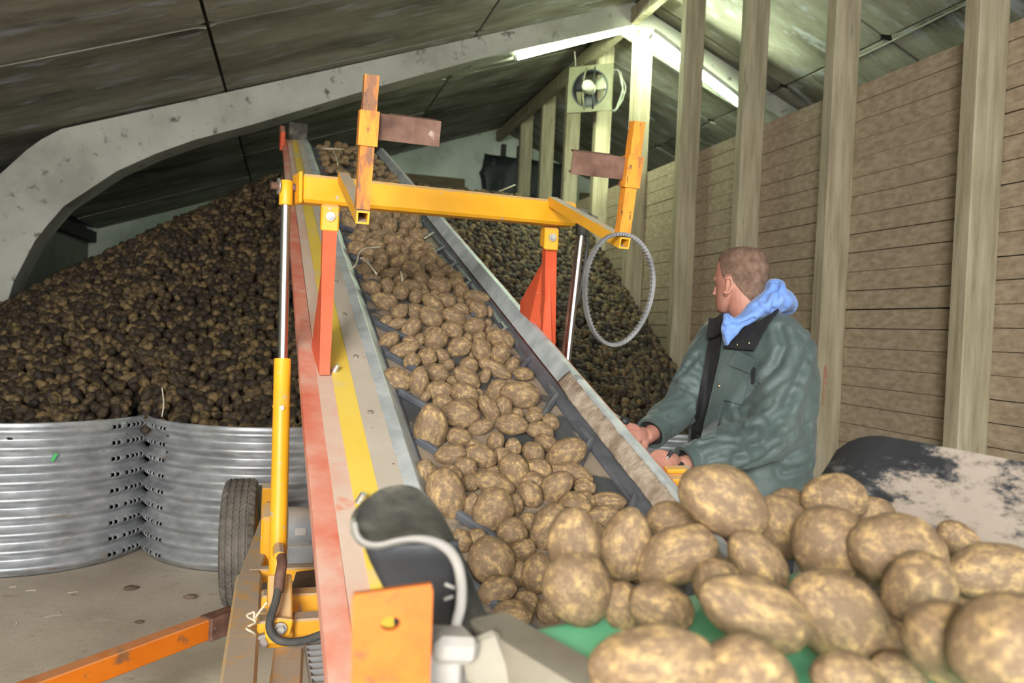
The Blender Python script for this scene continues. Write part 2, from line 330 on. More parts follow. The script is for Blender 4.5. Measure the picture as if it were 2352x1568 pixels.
M['steel_bolt'] = mat('steel_bolt', [(0.40, 0.37, 0.33), (0.52, 0.49, 0.45)], 30, rough=0.4, metal=0.7, bump=0.1)

# ================================================================ the barn
def slab(name, c, ax, ay, az, sx, sy, sz, mt, parent=None, bev=0.0, **kw):
    return obj(name, MB().box(c, ax, ay, az, sx, sy, sz, bev), mt, parent, **kw)
UNIT = mesh_of('board', MB().box((0, 0, 0), (1, 0, 0), (0, 1, 0), (0, 0, 1), 1, 1, 1, 0.03), None)
unit_cache = {}
def piece(name, c, ax, ay, az, sx, sy, sz, mt, parent=None, **kw):
    """a board from one shared mesh, stretched to size"""
    key = mt.name
    if key not in unit_cache:
        me = UNIT.copy(); me.materials.append(mt); unit_cache[key] = me
    o = bpy.data.objects.new(name, unit_cache[key]); COL.objects.link(o)
    if parent is not None: o.parent = parent
    ax, ay, az = (Vector(q).normalized() for q in (ax, ay, az)); c = Vector(c) - (wloc(parent) if parent is not None else Vector((0, 0, 0)))
    o.matrix_local = Matrix(((ax.x * sx, ay.x * sy, az.x * sz, c.x), (ax.y * sx, ay.y * sy, az.y * sz, c.y), (ax.z * sx, ay.z * sy, az.z * sz, c.z), (0, 0, 0, 1)))
    return props(o, **kw)

T0, T1 = -3.0, 13.4
UL, UR = -2.97, 9.4
ZR, UR0 = 4.87, 3.3
SL, SR = 0.356, 0.43
def roof_z(u): return ZR - SL * (UR0 - u) if u < UR0 else ZR - SR * (u - UR0)

slab('floor', B((UL + UR) / 2, 0, -0.06), R, D, Z, UR - UL + 0.4, 27.0, 0.12, M['floor'], kind='structure')
wl = slab('wall_left', B(UL - 0.06, (T0 + T1) / 2, 1.32), R, D, Z, 0.12, T1 - T0, 2.62, M['grey_wall'], kind='structure')
slab('wall_far_right', B(UR + 0.06, (T0 + T1) / 2, 1.1), R, D, Z, 0.12, T1 - T0, 2.2, M['grey_wall'], kind='structure')
# unseen front gable with the open barn door, added to limit daylight on heap
wf = MB(); tf = T0 - 0.14
for u0, u1, z0, z1 in ((UL, -2.6, 0, 3.4), (3.0, UR, 0, 2.25), (UL, 3.0, 3.4, 3.4)):
    if z1 > z0: wf.prism([B(u0, tf, z0), B(u1, tf, z0), B(u1, tf, min(z1, roof_z(u1))), B(u0, tf, min(z1, roof_z(u0)))], D * 0.12)
wf.prism([B(-0.7, tf, 3.4), B(3.0, tf, 3.4), B(UR, tf, 2.25), B(UR0, tf, ZR)], D * 0.12)
obj('wall_front', wf, M['grey_wall'], kind='structure')
# roof: boarded slopes with recessed joints
rm = MB()
for u0, u1 in ((UL - 0.15, UR0), (UR0, UR + 0.15)):
    a, b = B(u0, T0, roof_z(u0) + 0.04), B(u1, T0, roof_z(u1) + 0.04)
    rm.prism([a, b, b + Z * 0.08, a + Z * 0.08], D * (T1 - T0 + 0.1))
ceil = obj('ceiling', rm, M['dark'], kind='structure')
tj = [10.62 + 1.53 * k for k in range(-10, 3)]
tj = [T0] + [t for t in tj if T0 + 0.3 < t < T1 - 0.2] + [T1]
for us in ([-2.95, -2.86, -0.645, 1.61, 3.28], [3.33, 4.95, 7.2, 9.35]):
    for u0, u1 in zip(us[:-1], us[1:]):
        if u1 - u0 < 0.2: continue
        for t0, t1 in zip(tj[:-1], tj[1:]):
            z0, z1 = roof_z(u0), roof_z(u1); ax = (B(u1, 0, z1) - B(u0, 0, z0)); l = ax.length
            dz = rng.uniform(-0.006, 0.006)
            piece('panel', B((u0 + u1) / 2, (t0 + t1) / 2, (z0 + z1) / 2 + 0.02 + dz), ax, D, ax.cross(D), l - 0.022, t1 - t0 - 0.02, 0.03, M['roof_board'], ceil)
obj('ridge_beam', MB().box(B(3.27, (T0 + 13.3) / 2, 4.72), R, D, Z, 0.09, 13.3 - T0, 0.17, 0.006), M['post'], kind='structure')

# concrete portal arch across the barn
ta, tb = 7.7, 8.02
outer = [(3.25, 4.86), (-1.95, 2.985), (-2.10, 2.88), (-2.21, 2.776), (-2.40, 2.556), (-2.57, 2.27), (-2.72, 1.92), (-2.83, 1.45), (-2.88, 0.9), (-2.9, 0)]
inner = [(-2.45, 0), (-2.42, 0.8), (-2.36, 1.2), (-2.311, 1.477), (-2.268, 1.66), (-2.199, 1.827), (-2.12, 2.017), (-2.019, 2.174), (-1.908, 2.332), (-1.73, 2.482), (-1.507, 2.669), (-1.203, 2.851), (-0.89, 3.007), (-0.403, 3.198), (0.434, 3.563), (0.71, 3.68), (1.66, 4.068), (3.25, 4.63)]
poly = [B(u, ta, min(z, roof_z(u) + 0.03)) for u, z in outer + inner]
ring_l = poly
am = MB()
# chamfered front edge: front cap slightly inset, then the body
n = len(poly)
am.prism(poly, D * (tb - ta))
arch = obj('portal_arch', am, M['concrete_arch'], kind='structure', label='pale curved concrete portal arch under the roof, left of the conveyor top')
outr = [(3.25, 4.86), (5.05, 4.07), (9.2, 2.28), (9.3, 0)]
innr = [(8.9, 0), (8.8, 2.0), (5.05, 3.87), (3.25, 4.63)]
obj('portal_arch', MB().prism([B(u, ta, min(z, roof_z(u) + 0.03)) for u, z in outr + innr], D * (tb - ta)), M['concrete_arch'], kind='structure', label='right limb of the concrete arch behind the wooden posts')
# purlin ends where roof and wall meet on the left
obj('trim_1', MB().box(B(UL + 0.06, (T0 + T1) / 2, 2.55), R, D, Z, 0.10, T1 - T0, 0.16, 0.004), M['dark'], kind='structure')

# partition of horizontal planks between posts under the ridge
WT = 3.15
wr = slab('wall_right', B(3.56, (T0 + T1) / 2, WT / 2 - 0.01), R, D, Z, 0.04, T1 - T0 - 0.05, WT - 0.03, M['dark'], kind='structure')
post_t = [-2.1, -1.0, 0.1, 1.15, 2.25, 3.35, 4.504, 5.58, 6.614, 7.72, 8.787, 9.86, 10.92, 12.03]
post_lean = [0, 0, 0, 0, 0, 0.004, 0.0, -0.004, 0.006, 0.01, 0.0, 0.0, 0.0, 0.0]
bays = list(zip([-2.9] + post_t, post_t + [13.3]))
joints = [WT - 0.002] + [3.034 - 0.1225 * i for i in range(25)]
for bi, (a, b) in enumerate(bays):
    zmin = 0.1 if b < 6.7 else (0.9 if b < 8 else 1.7)
    off = rng.uniform(-0.02, 0.02) if bi != 6 else 0
    for zt, zb in zip(joints[:-1], joints[1:]):
        zt2, zb2 = (zt if zt > 3.1 else zt + off), zb + off
        if zb2 < zmin: break
        g = rng.choice([0.002, 0.003, 0.004, 0.008])
        piece('plank', B(3.515 + rng.uniform(-0.003, 0.003), (a + b) / 2 + 0.03, (zt2 + zb2) / 2), R, D, Z, 0.035, b - a, zt2 - zb2 - g, M['plank'], wr)
for k, t in enumerate(post_t):
    top = roof_z(3.4) - 0.01
    w = 0.1 if k != 5 else 0.105
    lean = post_lean[k] * 3
    dz = Vector((0, 0, top)) + D * lean
    a, b = B(3.405, t + w / 2 - lean / 2, 0), B(3.405, t + w / 2 + lean / 2, top)
    m_ = MB().beam(a, b, w, 0.19, R, 0.006)
    obj('post', m_, M['post'], wr)
# old red paint smear on the post behind the operator
pp = on_plane(1893, 885, D, D * 4.5)
for o_ in list(wr.children):
    if o_.name.startswith('post') and abs(sum((o_.matrix_local.translation + Vector(o_.data.vertices[0].co)).dot(D) for _ in (0,)) - 4.55) < 0.15:
        obj('paint_smear', MB().box(pp - D * 0.001, R, D, Z, 0.014, 0.004, 0.26, 0.001).box(pp + R * 0.012 + Z * 0.05 - D * 0.001, R, D, Z, 0.012, 0.004, 0.13, 0.001), M['paint_red'], o_, label='faded red paint smear'); break
# back gable
bw = obj('wall_back', MB().prism([B(UL, T1, 0), B(UR, T1, 0), B(UR, T1, roof_z(UR) + 0.05), B(UR0, T1, ZR + 0.05), B(UL, T1, roof_z(UL) + 0.05)], D * 0.12), M['white_wall'], kind='structure')
for x, y0 in ((1154, 0), (1191, 0), (1000, 0)):
    p = on_plane(x, 400, D, D * (T1 - 0.05)); u = p.dot(R)
    piece('post', B(u, T1 - 0.05, 1.6 + (0.9 if x != 1000 else 0.55)), R, D, Z, 0.075, 0.09, 3.2 + (1.0 if x != 1000 else 0.1), M['dark'], bw)
for x0, x1, yt, yb in ((925, 1065, 390, 470), (1332, 1420, 432, 520)):
    p0, p1 = on_plane(x0, yt, D, D * (T1 - 0.03)), on_plane(x1, yb, D, D * (T1 - 0.03))
    u0, u1 = p0.dot(R), p1.dot(R); zz = on_plane((x0 + x1) / 2, yt + 15, D, D * T1).z
    piece('board', B((u0 + u1) / 2, T1 - 0.03, zz - 0.3), R, D, Z, u1 - u0, 0.05, 0.6, M['brown_board'], bw)
piece('board', B(0.9, T1 - 0.02, 3.62), R, D, Z, 3.4, 0.03, 0.012, M['dark'], bw)
# black sheet hung on the gable
rows = []
outline_l = [(1113, 353), (1108, 385), (1101, 396), (1106, 412), (1109, 440), (1113, 460)]
outline_r = [(1300, 378), (1300, 395), (1300, 410), (1300, 420), (1300, 440), (1300, 460)]
for (xl, yl), (xr, yr) in zip(outline_l, outline_r):
    r_ = []
    for j in range(13):
        f = j / 12; p = on_plane(xl + (xr - xl) * f, yl + (yr - yl) * f, D, D * (T1 - 0.10))
        r_.append(p + D * 0.02 * math.sin(j * 1.9 + yl * 0.05))
    rows.append(r_)
tp = obj('hanging_tarp', MB().sheet(rows, 0.006), M['tarp'], smooth=True, loc=on_plane(1200, 440, D, D * (T1 - 0.1)), label='black plastic tarp hung on the white gable behind the posts', cat='tarp')

# roof cable on the right slope
pts = []
for f in np.linspace(0, 1, 12):
    u = 4.97; t = 6.9 - 3.4 * f; pts.append(B(u, t, roof_z(u) - 0.012 - 0.012 * math.sin(f * 9)))
obj('roof_cable', MB().tube(pts, 0.009, 8), M['cable'], smooth=True, loc=pts[5], label='grey cable clipped along the right roof slope', cat='cable')

# ---------------------------------------------------------------- corrugated half rings holding the heap
RH, RR = 0.83, 0.69
ring_c = [(-2.9, 4.9), (-1.58, 5.22), (-0.26, 5.54), (1.06, 5.86)]
ring_lab = ['leftmost corrugated steel half ring with a green mark, holding back the potato heap',
            'corrugated steel half ring directly behind the conveyor wheel, holding back the heap',
            'corrugated steel half ring hidden behind the conveyor, under the right part of the belt',
            'corrugated steel half ring glimpsed between the arms of the man in green']
def make_ring(i):
    cx, cy = ring_c[i]; C0 = Vector((cx, cy, 0)); nc, per = 170, 8; nz = 9 * per
    A0, A1 = math.radians(-79.5), math.radians(79.5); vs = []; fs = []
    for r_ in range(nz + 1):
        z = 0.004 + RH * r_ / nz; rad = RR + 0.021 * math.cos(2 * math.pi * r_ / per + math.pi)
        if r_ > nz - 3: rad = RR + 0.004
        for k in range(nc + 1):
            a = A0 + (A1 - A0) * k / nc
            vs.append(R * math.sin(a) * rad - D * math.cos(a) * rad + Z * z)
    holes = set()
    for rr in range(9):
        row = rr * per + 4
        for sgn in (-1, 1):
            for h in range(8 if sgn > 0 else 5):
                ang = sgn * math.radians(50 + 3.3 * h + (2.2 if h > 1 else 0)); k = int((ang - A0) / (A1 - A0) * nc); holes.update([(row, k), (row - 1, k), (row, k + 1), (row - 1, k + 1)])
    for r_ in range(nz):
        for k in range(nc):
            if (r_, k) in holes: continue
            a = r_ * (nc + 1) + k; fs.append((a, a + 1, a + nc + 2, a + nc + 1))
    me = bpy.data.meshes.new('corrugated_ring'); me.from_pydata([v[:] for v in vs], [], fs); me.materials.append(M['steel']); me.shade_smooth()
    o = bpy.data.objects.new('corrugated_ring', me); COL.objects.link(o); o.location = C0
    so = o.modifiers.new('gauge', 'SOLIDIFY'); so.thickness = 0.004; so.offset = 0
    props(o, ring_lab[i], 'retaining ring', 'corrugated half rings in front of the heap')
    return o
rings = [make_ring(i) for i in range(4)]
g0 = on_plane(128, 1052, Vector((0, -1, 0)), Vector((-2.5, 4.33, 0)))
gd = (g0 - Vector((-2.9, 4.9, g0.z))).normalized(); gp = Vector((-2.9, 4.9, g0.z)) + gd * 0.705
gx = Z.cross(gd)
obj('paint_mark', MB().box(gp, (gx + Z * 2).normalized(), (gx * 2 - Z).normalized(), gd, 0.045, 0.016, 0.006, 0.001), M['green_mark'], rings[0], label='small green mark')

# ---------------------------------------------------------------- the potato heap (uncountable)
def ring_t(u):
    best = 5.30
    for cx, cy in ring_c:
        c = Vector((cx, cy, 0)); uc, tc = c.dot(R), c.dot(D); d_ = abs(u - uc)
        if d_ < RR - 0.03: best = min(best, tc - math.sqrt((RR - 0.03) ** 2 - d_ ** 2))
    return best
def heap_z(u, t):
    ax, at_, bx, bt = 0.1, 8.35, 2.7, 8.95
    l2 = (bx - ax) ** 2 + (bt - at_) ** 2; q = max(0, min(1, ((u - ax) * (bx - ax) + (t - at_) * (bt - at_)) / l2))
    d_ = math.hypot(u - ax - q * (bx - ax), t - at_ - q * (bt - at_))
    k = 0.70 if u > -0.5 else 0.66
    z = 2.98 - k * (math.sqrt(d_ * d_ + 0.09) - 0.3)
    if t > at_ and u > 0: z = max(z, 2.9 - 0.03 * (t - at_))
    z = z + 0.05 * mnoise.noise(Vector((u * 1.3, t * 1.3, 0.3)))
    tb = 4.98 + 0.85 * max(0, min(1, (u - 1.9) / 1.4)); z = min(z, 0.78 + 0.63 * (t - tb))
    lo_ = 0.765
    return lo_ + 0.5 * ((z - lo_) + math.sqrt((z - lo_) ** 2 + 0.01)) - 0.045
def ico(sub):
    bm = bmesh.new(); bmesh.ops.create_icosphere(bm, subdivisions=sub, radius=1); bm.verts.ensure_lookup_table()
    v = np.array([q.co[:] for q in bm.verts]); f = np.array([[w.index for w in q.verts] for q in bm.faces]); bm.free(); return v, f
I1, I2 = ico(2), ico(3)
VV, FF, TT = [], [], []; off = 0
nr = np.random.RandomState(5)
t = 4.72
while t < 9.9:
    dt = 0.050
    u = -2.93
    while u < 3.30:
        uu, tt = u + nr.uniform(-.02, .02), t + nr.uniform(-.02, .02)
        u += 0.056
        if tt < ring_t(uu) + 0.02: continue
        if uu < -2.4 and 7.6 < tt < 8.1: continue
        z = heap_z(uu, tt)
        zz = heap_z(uu, tt + 0.05); sl = (zz - z) / 0.05; su = (heap_z(uu + 0.05, tt) - z) / 0.05
        v, f = (I2 if tt < 6.0 else I1)
        s = nr.uniform(0.8, 1.22)
        rad = np.array([0.043 * nr.uniform(.8, 1.25), 0.031, 0.030]) * s
        q = nr.normal(size=4); q /= np.linalg.norm(q)
        w, x, y, zq = q
        rm_ = np.array([[1 - 2 * (y * y + zq * zq), 2 * (x * y - zq * w), 2 * (x * zq + y * w)], [2 * (x * y + zq * w), 1 - 2 * (x * x + zq * zq), 2 * (y * zq - x * w)], [2 * (x * zq - y * w), 2 * (y * zq + x * w), 1 - 2 * (x * x + y * y)]])
        c = B(uu, tt, z + nr.uniform(-.008, .016)); 
        for dep in ([0.0, 0.055, 0.11, 0.16, 0.21] if tt < ring_t(uu) + 0.09 and z > 0.8 else [0.0]):
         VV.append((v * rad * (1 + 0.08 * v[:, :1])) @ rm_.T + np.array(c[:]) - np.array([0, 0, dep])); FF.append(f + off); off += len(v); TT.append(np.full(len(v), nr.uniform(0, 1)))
    t += dt
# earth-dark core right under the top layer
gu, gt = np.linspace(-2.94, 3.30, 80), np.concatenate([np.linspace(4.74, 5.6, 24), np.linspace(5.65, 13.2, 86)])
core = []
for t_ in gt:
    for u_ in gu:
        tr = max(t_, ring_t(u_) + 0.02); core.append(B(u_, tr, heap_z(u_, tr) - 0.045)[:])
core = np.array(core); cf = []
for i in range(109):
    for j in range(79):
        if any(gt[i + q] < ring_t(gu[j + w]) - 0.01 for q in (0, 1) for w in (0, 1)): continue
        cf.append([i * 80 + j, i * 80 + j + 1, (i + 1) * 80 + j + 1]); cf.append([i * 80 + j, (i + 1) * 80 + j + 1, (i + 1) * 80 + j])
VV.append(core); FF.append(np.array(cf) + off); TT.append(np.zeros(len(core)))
V = np.concatenate(VV); Fc = np.concatenate(FF).astype(np.int32); Tn = np.concatenate(TT)
hb = np.array(B(0.3, 6.0, 0)[:])
me = bpy.data.meshes.new('potato_heap')
me.vertices.add(len(V)); me.vertices.foreach_set('co', (V - hb).astype(np.float32).ravel())
me.loops.add(Fc.size); me.loops.foreach_set('vertex_index', Fc.ravel())
me.polygons.add(len(Fc)); me.polygons.foreach_set('loop_start', np.arange(0, Fc.size, 3, dtype=np.int32)); me.polygons.foreach_set('loop_total', np.full(len(Fc), 3, dtype=np.int32))
me.polygons.foreach_set('use_smooth', np.ones(len(Fc), dtype=bool))
me.update(); me.validate()
an = me.attributes.new('tone', 'FLOAT', 'POINT'); an.data.foreach_set('value', Tn.astype(np.float32))
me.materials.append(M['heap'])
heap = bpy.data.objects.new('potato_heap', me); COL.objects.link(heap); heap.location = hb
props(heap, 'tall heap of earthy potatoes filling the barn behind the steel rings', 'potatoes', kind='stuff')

# ---------------------------------------------------------------- fluorescent lamps under the arch
def lamp(p0, p1, label):
    p0, p1 = Vector(p0), Vector(p1); a = (p1 - p0).normalized(); nrm = a.cross(D).normalized(); nrm = nrm if nrm.z > 0 else -nrm
    t_ = thing('fluorescent_light', (p0 + p1) / 2 + nrm * 0.06, label, 'lamp', 'fluorescent lights on the arch')
    obj('housing', MB().beam(p0 + nrm * 0.055 - a * 0.03, p1 + nrm * 0.055 + a * 0.03, 0.09, 0.05, nrm, 0.006), M['white_enamel'], t_)
    obj('tube', MB().tube([p0, p1], 0.029, 16), M['tube_glow'], t_, smooth=40)
    for p, s in ((p0, -1), (p1, 1)): obj('end_cap', MB().tube([p, p + a * s * 0.03], 0.031, 14).beam(p + a * s * 0.015, p + a * s * 0.015 + nrm * 0.045, 0.03, 0.03, a), M['white_enamel'], t_, smooth=40)
    return t_
LT = D * 7.86
lamp(on_plane(1187, 131, D, LT), on_plane(1455, 63, D, LT), 'glowing fluorescent tube under the left limb of the arch')
LT2 = D * 7.52
lamp(on_plane(1497, 86, D, LT2), on_plane(1697, 239, D, LT2), 'glowing fluorescent tube on the arch, seen behind the posts')

# ---------------------------------------------------------------- ventilation fan and cable coil
fc = at(1355, 203, 9.18)
fn = Vector((-0.42, -0.90, 0.02)).normalized(); fx = Z.cross(fn).normalized(); fx = -fx if fx.x < 0 else fx; fz = fx.cross(fn); fz = fz if fz.z > 0 else -fz
fan = thing('ventilation_fan', fc, 'square ventilation fan with cream motor fixed to the posts near the ridge', 'fan')
pm = MB(); hw = 0.265; no = 48; vs = []; fs = []
for dep in (0, 0.02):
    for k in range(no):
        a = 2 * math.pi * k / no; ca, sa = math.cos(a), math.sin(a); s_ = hw / max(abs(ca), abs(sa))
        vs += [fc + fx * ca * s_ + fz * sa * s_ - fn * dep, fc + fx * ca * 0.205 + fz * sa * 0.205 - fn * dep]
for k in range(no):
    n_ = (k + 1) % no; o2 = 2 * no
    fs += [(2 * k, 2 * n_, 2 * n_ + 1, 2 * k + 1), (o2 + 2 * k + 1, o2 + 2 * n_ + 1, o2 + 2 * n_, o2 + 2 * k), (2 * k + 1, 2 * n_ + 1, o2 + 2 * n_ + 1, o2 + 2 * k + 1), (2 * n_, 2 * k, o2 + 2 * k, o2 + 2 * n_)]
pm.add(vs, fs); obj('mounting_plate', pm, M['fan_plate'], fan)
obj('duct_ring', MB().ring(fc + fn * 0.01, fc - fn * 0.10, 0.215, 0.20, 40), M['black_rubber'], fan, smooth=40)
obj('motor', MB().tube([fc - fn * 0.02, fc + fn * 0.09, fc + fn * 0.12], [0.07, 0.07, 0.05], 20).tube([fc + fn * 0.11, fc + fn * 0.13], 0.035, 16), M['motor_cream'], fan, smooth=40)
for k in range(3):
    a = 0.5 + k * 2.094; d_ = fx * math.cos(a) + fz * math.sin(a); e = fx * -math.sin(a) + fz * math.cos(a)
    rows = [[fc + d_ * (0.05 + 0.15 * i / 4) + e * (j - 1.5) * (0.03 + 0.012 * i) - fn * (0.05 + 0.02 * (j - 1.5)) for j in range(4)] for i in range(5)]
    obj('blade', MB().sheet(rows, 0.005), M['motor_cream'] if k == 0 else M['black_rubber'], fan, smooth=True)
for s in (-1, 1): obj('bracket', MB().tube([fc + fx * 0.05 * s + fz * 0.24 + fn * 0.01, fc + fx * 0.06 * s + fz * 0.1 + fn * 0.05, fc + fx * 0.06 * s - fz * 0.1 + fn * 0.05, fc + fx * 0.05 * s - fz * 0.24 + fn * 0.01], 0.009, 8), M['fan_plate'] if s < 0 else M['black_rubber'], fan, smooth=True)
cc = at(1412, 208, 9.12); pts = []
for i in range(96):
    a = 2 * math.pi * i / 24; k = i / 96
    pts.append(cc + fx * (0.095 - 0.02 * math.sin(i * .7)) * math.sin(a) * (1 - .15 * math.sin(i)) + fz * 0.235 * math.cos(a) - fn * (0.03 * math.sin(i * .31)))
pts = [at(1403, 160, 9.12)] + pts
obj('cable_coil', MB().tube(pts, 0.006, 6), M['cable'], smooth=True, loc=cc, label='coil of pale cable hanging on the post beside the fan', cat='cable')
obj('lamp_cord', MB().tube([at(1320, 118, 9.0), at(1321, 135, 9.05), at(1322, 152, 9.1)], 0.006, 6), M['cable'], smooth=True, loc=at(1321, 135, 9.05), label='thin pale cord hanging from the roof down to the fan', cat='cord')

# ================================================================ the inclined belt conveyor
AX = ray(610, 31).normalized(); CX = AX.cross(Z).normalized(); CN = CX.cross(AX)
PL = at(968, 1132, 1.93)
def Q(s, a, h): return PL + CX * s + AX * a + CN * h
def qbox(mb, s0, s1, a0, a1, h0, h1, bev=0.003):
    return mb.box(Q((s0 + s1) / 2, (a0 + a1) / 2, (h0 + h1) / 2), CX, AX, CN, s1 - s0, a1 - a0, h1 - h0, bev)
def qprism(mb, sa, h0, h1): return mb.prism([Q(s, a, h0) for s, a in sa], CN * (h1 - h0))
AT, AB = 6.1, -0.72
HB = -0.062
base = Q(0.3, 0.2, 0); base.z = 0
cv = thing('belt_conveyor', base, 'long red and yellow conveyor with a black cleated belt sloping up to the heap', 'conveyor')
# belt: flat carcass, raised rubber edges, pointed cleats
belt = obj('belt', qbox(MB(), 0.05, 0.63, AB, AT, HB - 0.02, HB, 0.002), M['rubber_belt'], cv, label='black rubber belt stained with dry soil')
for s0, s1 in ((0.028, 0.052), (0.578, 0.637)):
    obj('belt_edge', qbox(MB(), s0, s1, AB, AT, HB - 0.01, HB + 0.012, 0.006), M['rubber_edge'], belt)
def cleat(ak, side):
    s0, s1, a0, a1 = ((0.058, 0.17, ak, ak - 0.19), (0.598, 0.49, ak, ak - 0.17))[side]; h0 = (0.062, 0.594)[side]
    m_ = MB().beam(Q(s0, a0, HB + 0.011), Q(s1, a1, HB + 0.011), 0.020, 0.024, CN, 0.005)
    return m_.beam(Q(h0, ak - 0.012, HB + 0.010), Q(h0 + (-.004, .004)[side], ak + 0.075, HB + 0.006), 0.022, 0.020, CN, 0.004)
for side in (0, 1):
    c0 = None
    for k in range(-2, 19):
        ak = 0.045 + 0.325 * k
        if c0 is None: c0 = obj('cleat', cleat(ak, side), M['rubber_edge'], belt); k0 = ak
        else:
            c = c0.copy(); COL.objects.link(c); c.location = c0.location + AX * (ak - k0)
# galvanised side walls
def wall(name, sgn, a0, a1, mt, parent=cv):
    m_ = MB()
    if sgn < 0:
        m_.prism([Q(-0.034, a0, -0.004), Q(0, a0, 0), Q(0.004, a0, -0.003), Q(0.042, a0, HB + 0.012), Q(0.036, a0, HB + 0.006), Q(-0.002, a0, -0.009), Q(-0.034, a0, -0.012)], AX * (a1 - a0))
    else:
        m_.prism([Q(0.700, a0, -0.002), Q(0.679, a0, 0), Q(0.675, a0, -0.003), Q(0.640, a0, HB + 0.012), Q(0.646, a0, HB + 0.004), Q(0.683, a0, -0.012), Q(0.694, a0, -0.012), Q(0.694, a0, -0.06), Q(0.700, a0, -0.06)], AX * (a1 - a0))
    return obj(name, m_, mt, parent)
wall('side_wall', -1, -0.66, AT, M['galv'])
wall('side_wall', 1, 0.72, AT, M['galv'])
lw = wall('side_wall', 1, -0.62, 0.76, M['galv'])
# dried soil caked on the inside of the lower right wall
rows = []
for i in range(70):
    a = -0.62 + 1.42 * i / 69; fade = min(1, (0.82 - a) * 5); r_ = []
    for j in range(8):
        f = j / 7; s = 0.677 - 0.038 * f; h = -0.006 + (HB + 0.02) * f
        nz_ = mnoise.noise(Vector((a * 16, f * 3, 1))) * 0.5 + mnoise.noise(Vector((a * 45, f * 8, 4))) * 0.3
        th = (0.006 + 0.010 * (nz_ + 0.35) + 0.014 * f * (1 - f) * 2) * max(0.15, fade)
        r_.append(Q(s - max(th, 0.001), a, h - max(th, 0) * 0.1))
    rows.append(r_)
obj('mud_crust', MB().sheet(rows, 0.004), M['mud'], lw, smooth=True, label='crust of pale dried soil')
# left side frame: grey flange, yellow stripe, dusty pink plate, red channel
def strip(name, sl, sr, h, mt, a0=-0.66, th=0.02):
    g = lambda a: 1.0 if a < 0.4 else (1 - 0.03 * (a - 0.4)) 
    sa = [(sr, a0), (sr * g(1.3), 1.3), (sr * g(3.1), 3.1), (sr * g(AT), AT), (sl * g(AT), AT), (sl * g(3.1), 3.1), (sl * g(1.3), 1.3), (sl, 0.4), (sl, a0)]
    return obj(name, qprism(MB(), sa, h - th, h), mt, cv)
strip('flange', -0.099, -0.0345, -0.006, M['grey_plate'])
strip('stripe', -0.160, -0.0995, -0.009, M['stripe'])
strip('side_plate', -0.206, -0.1605, -0.012, M['pink_plate'])
strip('side_channel', -0.257, -0.208, -0.014, M['red_dusty'], th=0.045)
obj('side_channel', qbox(MB(), 0.702, 0.74, -0.5, AT, -0.20, -0.03, 0.006), M['red'], cv)
obj('underframe', qbox(MB(), -0.2, 0.70, -0.6, AT - 0.05, -0.19, -0.10, 0.004), M['red'], cv)
obj('head_bracket', qbox(MB(), -0.24, -0.20, AT - 0.45, AT - 0.02, -0.06, 0.10, 0.006), M['red'], cv)
obj('head_guard', qbox(MB(), -0.16, 0.0, AT - 0.05, AT, -0.05, 0.14, 0.004), M['rubber_dust'], cv)
obj('head_roller', MB().tube([Q(0.0, AT, HB - 0.06), Q(0.67, AT, HB - 0.06)], 0.055, 20), M['steel'], cv, smooth=40)
for a in np.arange(-0.4, 5.5, 0.42):
    obj('bolt', MB().tube([Q(-0.072, a, -0.006), Q(-0.072, a, 0.004)], 0.007, 8), M['steel_bolt'], cv, smooth=40)
for px, py in ((767, 853), (824, 1152)):
    P = on_plane(px, py, CN, Q(0, 0, -0.009)); obj('lug', MB().tube([P - CN * 0.005, P + CN * 0.022 + CX * 0.01], [0.011, 0.008], 10), M['steel_bolt'], cv, smooth=40)

# lift frame over the belt: yellow cross bar, arms, uprights
XB0 = at(688, 434, 2.63)
xbR = CX.copy()
XB1 = at(1313, 494, 3.13); xbR = (XB1 - XB0).normalized()
bar = obj('cross_bar', MB().beam(XB0, XB1, 0.085, 0.092, Z, 0.010), M['yellow'], cv)
obj('end_plate', MB().beam(XB0 - xbR * 0.012, XB0, 0.095, 0.102, Z, 0.004), M['yellow'], bar)
def upright(px0, py0, Y, length, arm0, sleeve_f, brk):
    e = at(px0, py0, Y)
    a0 = at(*arm0)
    obj('arm', MB().sqtube(e - AX * 0.012, a0, 0.034, 0.034, 0.005, CN), M['dusty_yellow'], bar)
    ud = (CN * 0.97 + AX * 0.14).normalized()
    b0 = e + ud * 0.017 + AX * 0.012; b1 = b0 + ud * length
    up_ = obj('upright', MB().sqtube(b0, b1, 0.036, 0.036, 0.005, AX), M['rust_orange'], bar)
    s0, s1 = b0 + (b1 - b0) * sleeve_f[0], b0 + (b1 - b0) * sleeve_f[1]
    sl = MB().sqtube(s0, s1, 0.049, 0.049, 0.006, AX)
    obj('sleeve', sl, M['rust_orange'], bar)
    # channel bracket welded to the sleeve
    d_ = CX * brk; m_ = (s0 + s1) / 2 + ud * 0.008; L_ = 0.165; hh = 0.066
    cm = MB()
    cm.box(m_ + d_ * (0.024 + L_ / 2) - AX * 0.0, d_, ud, AX, L_, hh, 0.006, 0.001)
    cm.box(m_ + d_ * (0.060 + L_ * 0.36) + ud * (hh / 2 - 0.003) + AX * 0.018, d_, ud, AX, L_ * 0.76, 0.006, 0.04, 0.001)
    cm.box(m_ + d_ * (0.060 + L_ * 0.36) - ud * (hh / 2 - 0.003) + AX * 0.018, d_, ud, AX, L_ * 0.76, 0.006, 0.04, 0.001)
    obj('bracket', cm, M['rust'], bar)
    return b0, b1, ud
uL = upright(832, 497, 2.10, 0.335, (788, 408, 2.66), (0.48, 0.74), 1)
uR = upright(1431, 556, 2.42, 0.333, (1268, 462, 3.04), (0.43, 0.70), -1)
